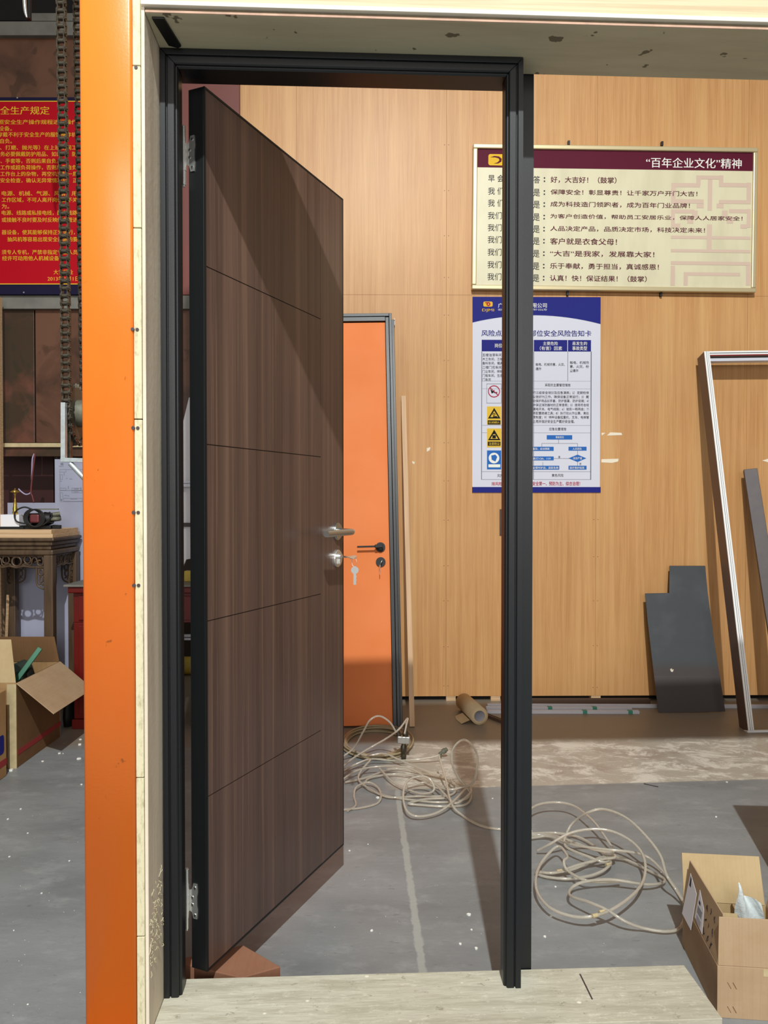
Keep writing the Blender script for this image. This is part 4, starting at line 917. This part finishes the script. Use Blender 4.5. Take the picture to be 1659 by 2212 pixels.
q = MB(); q.cyl((0.006, 0, 0), (0.075, 0, 0), .048, 28); q.cyl((-.03, 0, 0), (-.006, 0, 0), .03, 20); q.build('hub', M['cast'], sp, .002)
q = MB(); q.cyl((-0.05, 0, 0), (0.19, 0, 0), .014, 16); q.build('shaft', M['chain'], sp)

br = thing('steel_bracket', 'galvanised angle bracket with brace left of the orange column', 'bracket', W(138, 990, 2.62))
b0 = Vector(br.location)
def B(px, py, Y=2.62): return W(px, py, Y) - b0
q = MB(); q.bar(B(138, 870), B(138, 992), .015, .02, (0, 1, 0)); q.build('upright', M['galv'], br, .001)
q = MB(); q.bar(B(133, 993.5), B(290, 997), .022, .014, (0, 0, 1)); q.build('arm', M['galv'], br, .001)
q = MB(); q.cyl(B(152, 1001), B(260, 1116), .009, 14); q.build('brace', M['galv'], br)
q = MB(); q.box(-.90 - b0.x, -.84 - b0.x, 2.70 - b0.y, 2.78 - b0.y, -b0.z, 3.9 - b0.z); q.build('mounting_post', M['rail_grey'], br, .002)
q = MB(); q.box(-.90 - b0.x, -.84 - b0.x, 2.60 - b0.y, 2.70 - b0.y, B(200, 996).z - .012, B(200, 996).z + .002); q.build('arm_plate', M['galv'], br)
q = MB(); q.bar(B(149, 925, 2.68), B(149, 993, 2.68), .018, .02, (0, 1, 0)); q.build('stiffener', M['chain'], br, .001)

# ================================================================= LEFT: rack with slabs and posters
RY = 4.42
rk = thing('display_rack', 'grey steel rack holding brown stone slabs behind the chains', 'rack', (-1.8, RY + .05, 0))
def RKp(name, mat, xa, ya, xb, yb, Y0, dep, bevel=0.002, par=rk):
    p = W(xa, ya, Y0) - Vector(par.location); r = W(xb, yb, Y0) - Vector(par.location); q = MB(); q.box(p.x, r.x, p.y, p.y + dep, r.z, p.z); return q.build(name, mat, par, bevel)
RKp('rail', M['rail_grey'], -60, 46, 520, 76, RY, .05); RKp('rail', M['rail_grey'], -60, 638, 520, 667, RY, .05)
RKp('lower_rail', M['tape'], -60, 957, 360, 966, RY, .03); RKp('lower_beam', M['marble_dark'], -60, 967, 360, 986, RY + .02, .05)
RKp('slab', M['marble'], -60, 77, 200, 637, RY + .03, .02); RKp('slab', M['marble_dark'], -60, 668, 75, 956, RY + .03, .02); RKp('slab', M['marble'], 76, 668, 517, 956, RY + .032, .02)
RKp('slab', M['maroon'], 201, -30, 518.5, 637, RY + .03, .02)
RKp('top_beam', M['rail_grey'], 66, 28, 520, 45, RY + .06, .05)
RKp('post', M['plank'], -6, 640, 4.5, 1560, RY - .10, .04)
RKp('post', M['rail_grey'], -64, -40, -50, 1540, RY, .05); RKp('post', M['rail_grey'], 500, 668, 516, 1540, RY, .05)
RKp('back_panel', M['shelf_red'], -60, 987, 116, 1200, RY + .30, .02); RKp('back_panel', M['dark'], -60, -160, 240, 44, RY + .5, .02)
rp = thing('safety_board', 'red safety rules board with gold lettering and navy borders behind the chain', 'board', W(42, 636, RY - .022))
r0_ = Vector(rp.location); RYp = RY - .022
def rl(px, py): v = W(px, py, RYp) - r0_; return v.x, v.z
q = MB(); x0, z1 = rl(-96, 210); x1, z0 = rl(180, 636); q.box(x0, x1, 0, .018, z0, z1); q.build('board_panel', M['poster_navy'], rp, .001)
q = MB(); a0, b1_ = rl(-92, 218); a1, b0_ = rl(178, 614.5); rect(q, a0, a1, b0_, b1_, -.0008); flat(q, 'red_field', M['poster_red'], rp)
q = MB(); outline(q, a0, a1, b0_, b1_, -.0014, .005)
def T3(s, xa, yc, xb, h=10.5, bold=.012):
    x0, z1 = rl(xa, yc - h / 2); x1, z0 = rl(xb, yc + h / 2); text_bm(q, s, x0, x1, z0, z1, -.0016, bold)
T3('安全生产规定', -20, 239, 107, 18, .02)
for s, xa, yc, xb in (('必须严格按照安全生产操作规程进行操作，', -70, 264, 172), ('保护设备。', -28, 278, 26), ('严禁穿戴不利于安全生产的服饰操作机', -28, 291, 166), ('自负。', 1, 305, 26), ('（喷油、打磨、抛光等）在上班期间工', -28, 319, 166), ('务必要佩戴防护用品、如口罩、防', 1, 333, 166),
                      ('尘、手套等，否则后果自负。', -10, 348, 126), ('工作或超负荷操作，否则后果自负', 1, 362, 166), ('工作台上的杂物，再空机运转一周，', 1, 376, 172), ('安全检查，确认无异常情况后，正', 1, 390, 168), ('电源、机械、气源、风扇、用', 4, 418, 166), ('工作区域，不可人离开岗位而不关', 4, 432, 167),
                      ('为。', 4, 446, 20), ('电源、线路或私接电线，配电线路', 4, 460, 167), ('或接触不良时要及时反映给主管进', 4, 475, 168), ('器设备，使其能够保持正常运行，', 4, 502, 162), ('抽风机等容易出现安全问题的要', 16, 517, 168), ('须专人专机，严禁非指定专业人员', 4, 545, 168), ('经许可动用他人机械设备。', 5, 558, 132), ('大吉门业', 116, 588, 158), ('2013年1月1日', 103, 602, 171)): T3(s, xa, yc, xb)
flat(q, 'gold_lettering', M['poster_gold'], rp)
q = MB()
for px, py in ((38, 212), (52, 632)): x, z = rl(px, py); q.cyl((x, 0, z), (x, -.004, z), .004, 10)
q.build('fixing_screws', M['chrome'], rp)
# hook
hk = thing('hanging_hook', 'short bright steel blade hanging at the top left corner', 'hook', W(55, 0, 3.4)); h0 = Vector(hk.location)
q = MB(); q.tube([W(51, -60, 3.4) - h0, W(53, 0, 3.4) - h0, W(55, 25, 3.4) - h0, W(58, 38, 3.4) - h0], .009, 8, 4, rfun=lambda t_: 1 - .6 * t_ ** 3); q.build('hook_rod', M['chrome'], hk)
sb = thing('hanging_strap', 'dark strap hanging beside the bright blade at top left', 'strap', W(65, 0, 3.45)); h0 = Vector(sb.location)
q = MB(); q.bar(W(62, -60, 3.45) - h0, W(63, 42, 3.45) - h0, .014, .02, (0, 1, 0)); q.build('strap_band', M['edge_black'], sb)

# white boards behind the stand
BY = 4.33
wb = thing('white_board', 'tall white board with a printed floor plan behind the carved stand', 'board', W(160, 1535, BY)); wb.location.z = 0; w0 = Vector(wb.location)
p = W(118, 992, BY) - w0; r = W(215, 1500, BY) - w0
q = MB(); q.box(p.x, r.x, 0, .012, 0.0, p.z); q.build('board_sheet', M['white_board'], wb, .001)
def bl2(px, py): v = W(px, py, BY) - w0; return v.x, v.z
q = MB()
def R4(xa, ya, xb, yb): x0, z1 = bl2(xa, ya); x1, z0 = bl2(xb, yb); outline(q, x0, x1, z0, z1, -.0008, .0016)
for r_ in ((129, 1014, 205, 1084), (129, 1014, 143, 1020), (129, 1054, 143, 1059), (155, 1054, 175, 1059), (181, 1054, 200, 1059), (155, 1060, 178, 1065), (181, 1060, 200, 1065), (137, 1076, 178, 1083), (180, 1076, 200, 1083), (130, 1025, 135, 1036), (184, 1014, 200, 1025), (130, 1064, 136, 1080)): R4(*r_)
x0, z1 = bl2(129, 1059); x1, z0 = bl2(205, 1060); rect(q, x0, x1, z0, z1, -.0008)
def T4(s, xa, ya, xb, yb): x0, z1 = bl2(xa, ya); x1, z0 = bl2(xb, yb); text_bm(q, s, x0, x1, z0, z1, -.001)
T4('4.好色', 179, 1005, 193, 1010); T4('DJMI', 128, 1006, 137, 1009)
for (xa, ya, xb, yb) in ((131, 1000, 137, 1004.5), (143, 1033, 146, 1034), (150, 1034, 156, 1035), (147, 1050, 148.4, 1056), (174, 1053, 176, 1058), (131, 1078, 134, 1082), (138, 1021, 139, 1027), (129, 1039, 134, 1040), (160, 1055.5, 170, 1057), (152, 1077.5, 167, 1078.5), (139, 1069.5, 145, 1070.5), (160, 1062, 170, 1063), (146, 1070.5, 150, 1071.5)):
    x0, z1 = bl2(xa, ya); x1, z0 = bl2(xb, yb); rect(q, x0, x1, z0, z1, -.0009)
flat(q, 'plan_print', M['print_grey'], wb)
wb2 = thing('low_whiteboard', 'low wide white panel standing behind the carved stand legs', 'panel', W(60, 1535, BY + .03)); wb2.location.z = 0; w2_ = Vector(wb2.location)
p = W(16, 1086, BY + .03) - w2_; r = W(119, 1400, BY + .03) - w2_
q = MB(); q.box(p.x, r.x + .02, 0, .012, 0, p.z); q.build('panel_sheet', M['white_board'], wb2, .001)

# carved stand
SX0, SX1, SY0, SY1 = -2.075, -1.705, 3.95, 4.285; ST = 0.985
st = thing('carved_stand', 'dark carved wooden flower stand with openwork apron', 'stand', ((SX0 + SX1) / 2, (SY0 + SY1) / 2, 0)); s0 = Vector(st.location); hx, hy = (SX1 - SX0) / 2, (SY1 - SY0) / 2
def ring(z0, z1, off, name):
    q = MB(); q.box(-hx - off, hx + off, -hy - off, hy + off, z0, z1); q.build(name, M['carved'], st, .006)
ring(ST - .018, ST, .018, 'stand_top'); ring(ST - .040, ST - .0185, .006, 'moulding'); ring(ST - .062, ST - .0405, -.006, 'waist'); ring(ST - .088, ST - .0625, .010, 'moulding')
for sx in (-1, 1):
    for sy in (-1, 1):
        cx_, cy_ = sx * (hx - .016), sy * (hy - .016)
        q = MB(); q.box(cx_ - .024, cx_ + .024, cy_ - .024, cy_ + .024, 0.0, ST - .0885); q.build('leg', M['carved'], st, .005)
def fret(q, fn):
    """openwork apron in (s, z) coordinates, s in -1..1 across the bay"""
    zt_ = ST - .0895
    def tb(pts, r=.005, cl=False): q.tube([fn(s, zt_ - z) for s, z in pts], r, 6, 4, cl)
    tb([(-.98, .004), (0, .004), (.98, .004)], .006); tb([(-.98, .062), (-.5, .062), (-.25, .056), (0, .064), (.25, .056), (.5, .062), (.98, .062)], .006)
    tb([(.16 * math.cos(a), .033 + .024 * math.sin(a)) for a in [k * math.pi / 6 for k in range(12)]], .006, True)
    for sg_ in (-1, 1):
        for c_ in (.38,): tb([(sg_ * (c_ + .12 * math.cos(a)), .024 + .018 * math.sin(a)) for a in [k * math.pi / 5 for k in range(10)]], .004, True)
        tb([(sg_ * .2, .05), (sg_ * .3, .045), (sg_ * .5, .052), (sg_ * .56, .02), (sg_ * .66, .012), (sg_ * .72, .03), (sg_ * .64, .036)], .004)
        tb([(sg_ * .76, .01), (sg_ * .92, .01), (sg_ * .92, .05), (sg_ * .76, .05), (sg_ * .76, .028), (sg_ * .86, .028)], .005)
        tb([(sg_ * .70, .066), (sg_ * .70, .13), (sg_ * .76, .16), (sg_ * .95, .175)], .005)
        tb([(sg_ * .80, .075), (sg_ * .92, .075), (sg_ * .92, .10), (sg_ * .80, .10)], .005, True); tb([(sg_ * .82, .112), (sg_ * .92, .112), (sg_ * .92, .135), (sg_ * .82, .135)], .004, True)
        tb([(sg_ * .80, .15), (sg_ * .90, .145), (sg_ * .92, .16)], .004)
wx = hx - .04; wy = hy - .04
for fn in (lambda s, z: (s * wx, -hy + .012, z), lambda s, z: (hx - .012, s * wy, z), lambda s, z: (s * wx, hy - .012, z), lambda s, z: (-hx + .012, s * wy, z)):
    q = MB(); fret(q, fn); q.build('carved_apron', M['carved'], st)
for sy in (-1, 1): q = MB(); q.bar((-hx + .03, sy * (hy - .02), .12), (hx - .03, sy * (hy - .02), .12), .02, .025); q.build('stretcher', M['carved'], st)
pkz = ST
for i, (z0, dx, dy, nm) in enumerate(((ST + .0005, 0.008, 0, 'lower raw plank lying on the carved stand'), (ST + .0215, 0, .004, 'upper raw plank carrying the trophy on the carved stand'))):
    o = thing('wood_plank', nm, 'plank', (s0.x, s0.y, z0)); q = MB(); q.box(-hx - .02, hx + dx, -hy - .005 + dy, hy + .01, 0, .020); q.build('plank_board', M['plank'], o, .001)
PT = ST + .042
# trophy
tr = thing('trophy', 'gold cup trophy on a white cube and black plate', 'trophy', W(30, 1135, 4.08)); tr.location.z = PT; t0 = Vector(tr.location)
k = 4.08 / FOC
q = MB(); q.box(-27 * k, 30 * k, -.05, .05, 0, .012); q.build('base_plate', M['edge_black'], tr, .001)
q = MB(); q.box(-20 * k, 20 * k, -.045, .045, .0125, .0125 + 26 * k); q.build('cube_base', M['paper'], tr, .001)
z0 = .0125 + 26 * k
q = MB(); q.lathe([(0, z0), (.013, z0), (.014, z0 + .01), (.011, z0 + .02), (.013, z0 + .03), (.009, z0 + .045), (.010, z0 + .055), (.004, z0 + .07), (.003, z0 + .10), (.006, z0 + .106), (.004, z0 + .112), (.026, z0 + .120), (.010, z0 + .128), (.004, z0 + .132), (.003, z0 + .138), (0, z0 + .139)], (3 * k, 0, 0), 20); q.build('gold_figure', M['brass'], tr)
# power tool with cable
gt = thing('power_tool', 'dark power tool with red grip wrapped in its black cable', 'tool', W(90, 1135, 4.07)); gt.location.z = PT; g0 = Vector(gt.location)
q = MB(); q.cyl((-.07, 0, .05), (.02, .0, .052), .032, 16); q.cyl((.02, 0, .052), (.055, 0, .055), .038, 16, .030); q.cyl((.055, 0, .055), (.095, .0, .06), .018, 14); q.bar((.06, 0, .012), (.10, 0, .010), .03, .02); q.bar((-.10, 0, .010), (.06, 0, .010), .06, .018); q.build('tool_body', M['edge_black'], gt, .003)
q = MB(); q.bar((-.045, -.034, .055), (.005, -.034, .055), .02, .045); q.build('red_grip', M['tool_red'], gt, .008)
q = MB(); q.lathe([(0, 0), (.028, 0), (.028, .012), (.02, .02), (0, .02)], (.082, -.02, .045), 16); q.cyl((.07, -.03, .075), (.10, -.01, .08), .012, 10); q.bar((-.04, .01, .104), (.085, .01, .104), .012, .006); q.build('tool_head', M['cast'], gt)
q = MB()
for i in range(4):
    a0_ = i * .5; q.tube([(-.03 + .045 * math.cos(a + a0_) + i * .008, -.042 - .004 * i, .058 + .045 * math.sin(a + a0_)) for a in [j * math.pi / 5 for j in range(10)]], .0038, 7, 4, True)
q.tube([(-.02, -.045, .10), (-.07, -.05, .115), (-.115, -.05, .09), (-.112, -.05, .045), (-.07, -.05, .03), (-.03, -.05, .03)], .0042, 7, 6); q.tube([(.0, -.05, .015), (.04, -.05, .03), (.075, -.045, .07), (.06, -.045, .09)], .0038, 7, 6); q.build('power_cable', M['black_rubber'], gt)
rb = thing('ribbon', 'pale ribbon with red end dangling behind the trophy', 'ribbon', W(70, 982, 4.36)); r0b = Vector(rb.location)
q = MB(); q.tube([W(x, y, 4.36) - r0b for x, y in ((74, 980), (70, 992), (69, 1020), (68, 1050), (66, 1064), (56, 1068), (46, 1062), (40, 1056))], .004, 6, 5); q.build('ribbon_strand', M['ribbon'], rb)
q = MB(); q.tube([W(x, y, 4.355) - r0b for x, y in ((76, 980), (72, 1010), (67, 1060), (70, 1072), (73, 1084))], .005, 6, 5); q.build('ribbon_strand', M['tool_red'], rb)

# red desk
DX0, DX1, DY0, DY1 = -1.60, -0.93, 3.95, 4.30; DZ = W(170, 1262, 3.95).z
dk = thing('red_desk', 'dark red lacquered desk with grey top behind the orange column', 'desk', ((DX0 + DX1) / 2, (DY0 + DY1) / 2, 0)); d0 = Vector(dk.location); ax, ay = (DX1 - DX0) / 2, (DY1 - DY0) / 2
def DK(name, mat, *a, bevel=.003): q = MB(); q.box(*a); return q.build(name, mat, dk, bevel)
DK('desk_top', M['rail_grey'], -ax - .035, ax + .03, -ay - .03, ay, DZ - .012, DZ); DK('cornice', M['dark_red'], -ax - .018, ax + .02, -ay - .018, ay, DZ - .045, DZ - .0125, bevel=.006)
DK('pedestal', M['dark_red'], -ax, -ax + .36, -ay + .012, ay, 0.05, DZ - .2); DK('drawer_case', M['dark_red'], -ax, ax, -ay + .012, ay, DZ - .1995, DZ - .0455)
DK('drawer', M['dark_red'], -ax + .03, -ax + .33, -ay, -ay + .0115, DZ - .185, DZ - .062); DK('drawer', M['dark_red'], -ax + .35, ax - .02, -ay, -ay + .0115, DZ - .185, DZ - .062)
DK('door', M['dark_red'], -ax + .03, -ax + .33, -ay, -ay + .0115, .075, DZ - .215); DK('door_panel', M['dark_red'], -ax + .06, -ax + .30, -ay - .006, -ay - .0005, .12, DZ - .25, bevel=.005)
DK('plinth', M['dark_red'], -ax - .006, -ax + .366, -ay - .004, ay, 0, .0495); DK('end_leg', M['dark_red'], ax - .05, ax, -ay + .012, ay, 0, DZ - .2)
bt_ = thing('paste_bottle', 'white tube bottle with red cap on the red desk', 'bottle', (W(193, 1250, 4.08).x, 4.08, DZ))
q = MB(); q.lathe([(0, 0), (.014, 0), (.015, .004), (.015, .105), (.011, .112)], n=18); q.build('bottle_body', M['sign_face'], bt_); q = MB(); q.lathe([(.0155, .1125), (.0155, .142), (0, .143)], n=18); q.build('bottle_cap', M['card_red'], bt_)

# things seen in the slit between jamb and leaf
fs_ = thing('foam_sheet', 'white foam sheet seen in the slit beside the door hinge', 'sheet', W(400, 1250, 4.36)); f0 = Vector(fs_.location)
q = MB(); a = [W(x, y, 4.36) - f0 for x, y in ((386, 960), (410, 860), (450, 840), (450, 1200), (404, 1208), (386, 1250))]; q.prism([(p.x, p.z) for p in a], .02, PR); q.build('foam_body', M['paper'], fs_)
q = MB(); q.bar(W(370, 1133, 4.33) - f0, W(440, 1134, 4.33) - f0, .01, .022); q.build('brown_strip', M['dark_bar'], fs_)
RKp('silver_rail', M['alu'], 330, 1037, 470, 1044, 4.30, .02); RKp('silver_rail', M['alu'], 330, 1045, 470, 1052, 4.30, .02)
yb = thing('yellow_block', 'small yellow block on the desk seen beside the hinge', 'block', W(408, 1262, 4.1)); yb.location.z = DZ + .0005; q = MB(); q.box(-.02, .03, -.02, .02, 0, .055); q.build('block_body', M['yellow'], yb, .002)
lb = thing('silver_profile', 'silver profile resting low beyond the door hinge', 'profile', W(400, 1376, 4.6)); l0 = Vector(lb.location)
q = MB(); q.bar(W(330, 1373, 4.6) - l0, W(470, 1373, 4.6) - l0, .02, .014); q.bar(W(330, 1380, 4.6) - l0, W(470, 1380, 4.6) - l0, .02, .012); q.build('profile_bar', M['alu'], lb)
q = MB(); 
for s in (-.15, .15): q.bar((s, 0, -l0.z), (s, 0, -.02), .03, .03)
q.build('trestle_leg', M['dark'], lb)
yc = thing('yellow_roll', 'dull yellow roll lying on the floor beyond the hinge', 'roll', W(400, 1440, 5.2)); yc.location.z = .06; q = MB(); q.cyl((-.3, 0, 0), (.3, 0, 0), .06, 18); q.build('roll_body', M['yellow'], yc)

# ================================================================= LEFT cartons
cb = F(36, 1660); bx = thing('cardboard_box', 'open cardboard box with wide flaps standing before the carved stand', 'box', (cb.x, cb.y, 0)); c0 = Vector(bx.location)
BH = W(36, 1476, cb.y).z; BD = 0.46; BW = 0.42
def BX(name, mat, *a, bevel=.002): q = MB(); q.box(*a); return q.build(name, mat, bx, bevel)
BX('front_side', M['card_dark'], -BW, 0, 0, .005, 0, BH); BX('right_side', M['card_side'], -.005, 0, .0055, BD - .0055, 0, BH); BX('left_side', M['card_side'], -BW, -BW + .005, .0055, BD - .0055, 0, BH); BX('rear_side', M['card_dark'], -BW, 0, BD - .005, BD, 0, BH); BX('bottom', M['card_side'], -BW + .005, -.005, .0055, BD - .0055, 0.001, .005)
BX('corner_tape', M['tape'], -.040, .0008, -.0012, -.0002, 0, BH - .004, bevel=0)
BX('red_band', M['card_red'], .0002, .0012, .01, BD, .055, .078, bevel=0); BX('faint_print', M['card_red'], .0002, .001, .05, .10, .10, .15, bevel=0) if False else None
fd = Vector((.163, 0, -.136)).normalized()
flap('right_flap', M['card'], (0.0015, 0.0, BH + .0005), (0, 1, 0), fd, BD, .212, .002, .004, bx)
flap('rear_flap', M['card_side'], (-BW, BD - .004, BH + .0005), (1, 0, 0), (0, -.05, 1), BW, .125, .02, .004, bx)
flap('front_flap', M['card_in'], (-BW, .004, BH + .0005), (1, 0, 0), (-.12, .15, 1), BW, .19, .01, .004, bx)
gn = thing('green_tool', 'dark green tool with green handle lying in the open box', 'tool', W(48, 1450, 3.62)); g0 = Vector(gn.location)
q = MB(); q.cyl(W(34, 1450, 3.6) - g0, W(55, 1440, 3.66) - g0, .035, 16); q.cyl(W(55, 1440, 3.66) - g0, W(62, 1462, 3.66) - g0, .03, 14); q.bar(W(40, 1455, 3.58) - g0, W(44, 1500, 3.6) - g0, .05, .05); q.build('tool_body', M['dark_green'], gn, .004)
q = MB(); q.bar(W(34, 1472, 3.55) - g0, W(87, 1400, 3.62) - g0, .022, .012, (0, 1, 0)); q.build('green_handle', M['green'], gn, .002)
fc = F(17.5, 1673); fb_ = thing('cardboard_box', 'closed carton with red band at the left picture edge', 'box', (fc.x, fc.y, 0)); FH = W(16, 1488, fc.y).z
q = MB(); q.box(-.40, 0, -.35, -.012, 0, FH); q.build('carton_body', M['card_dark'], fb_, .003)
q = MB(); q.box(.0002, .0012, -.35, -.012, .05, .078); q.build('red_band', M['card_red'], fb_)
q = MB(); q.prism([(p[0], p[1]) for p in rounded(-.10, -.035, .105, .185, .015, 3)], .0008, Matrix(((0, 0, 1, .0003), (1, 0, 0, 0), (0, 1, 0, 0), (0, 0, 0, 1)))); q.build('printed_symbol', M['print_navy'], fb_)
sk = thing('leaning_stick', 'thin pale stick leaning behind the open cardboard box', 'stick', F(8, 1540)); k0 = Vector(sk.location); q = MB(); q.bar((0, 0, .004), W(17, 1285, 4.22) - k0, .012, .008); q.build('stick_body', M['plank'], sk)
sgk = thing('black_bag', 'black bag slumped between the open box and red desk', 'bag', (-1.647, 4.06, 0)); q = MB(); q.lathe([(0, .002), (.040, .003), (.044, .05), (.040, .12), (.03, .17), (.012, .20), (0, .205)], n=20, m=Matrix.Diagonal((.8, 2.2, 1, 1))); gb = q.build('bag_body', M['black_rubber'], sgk)
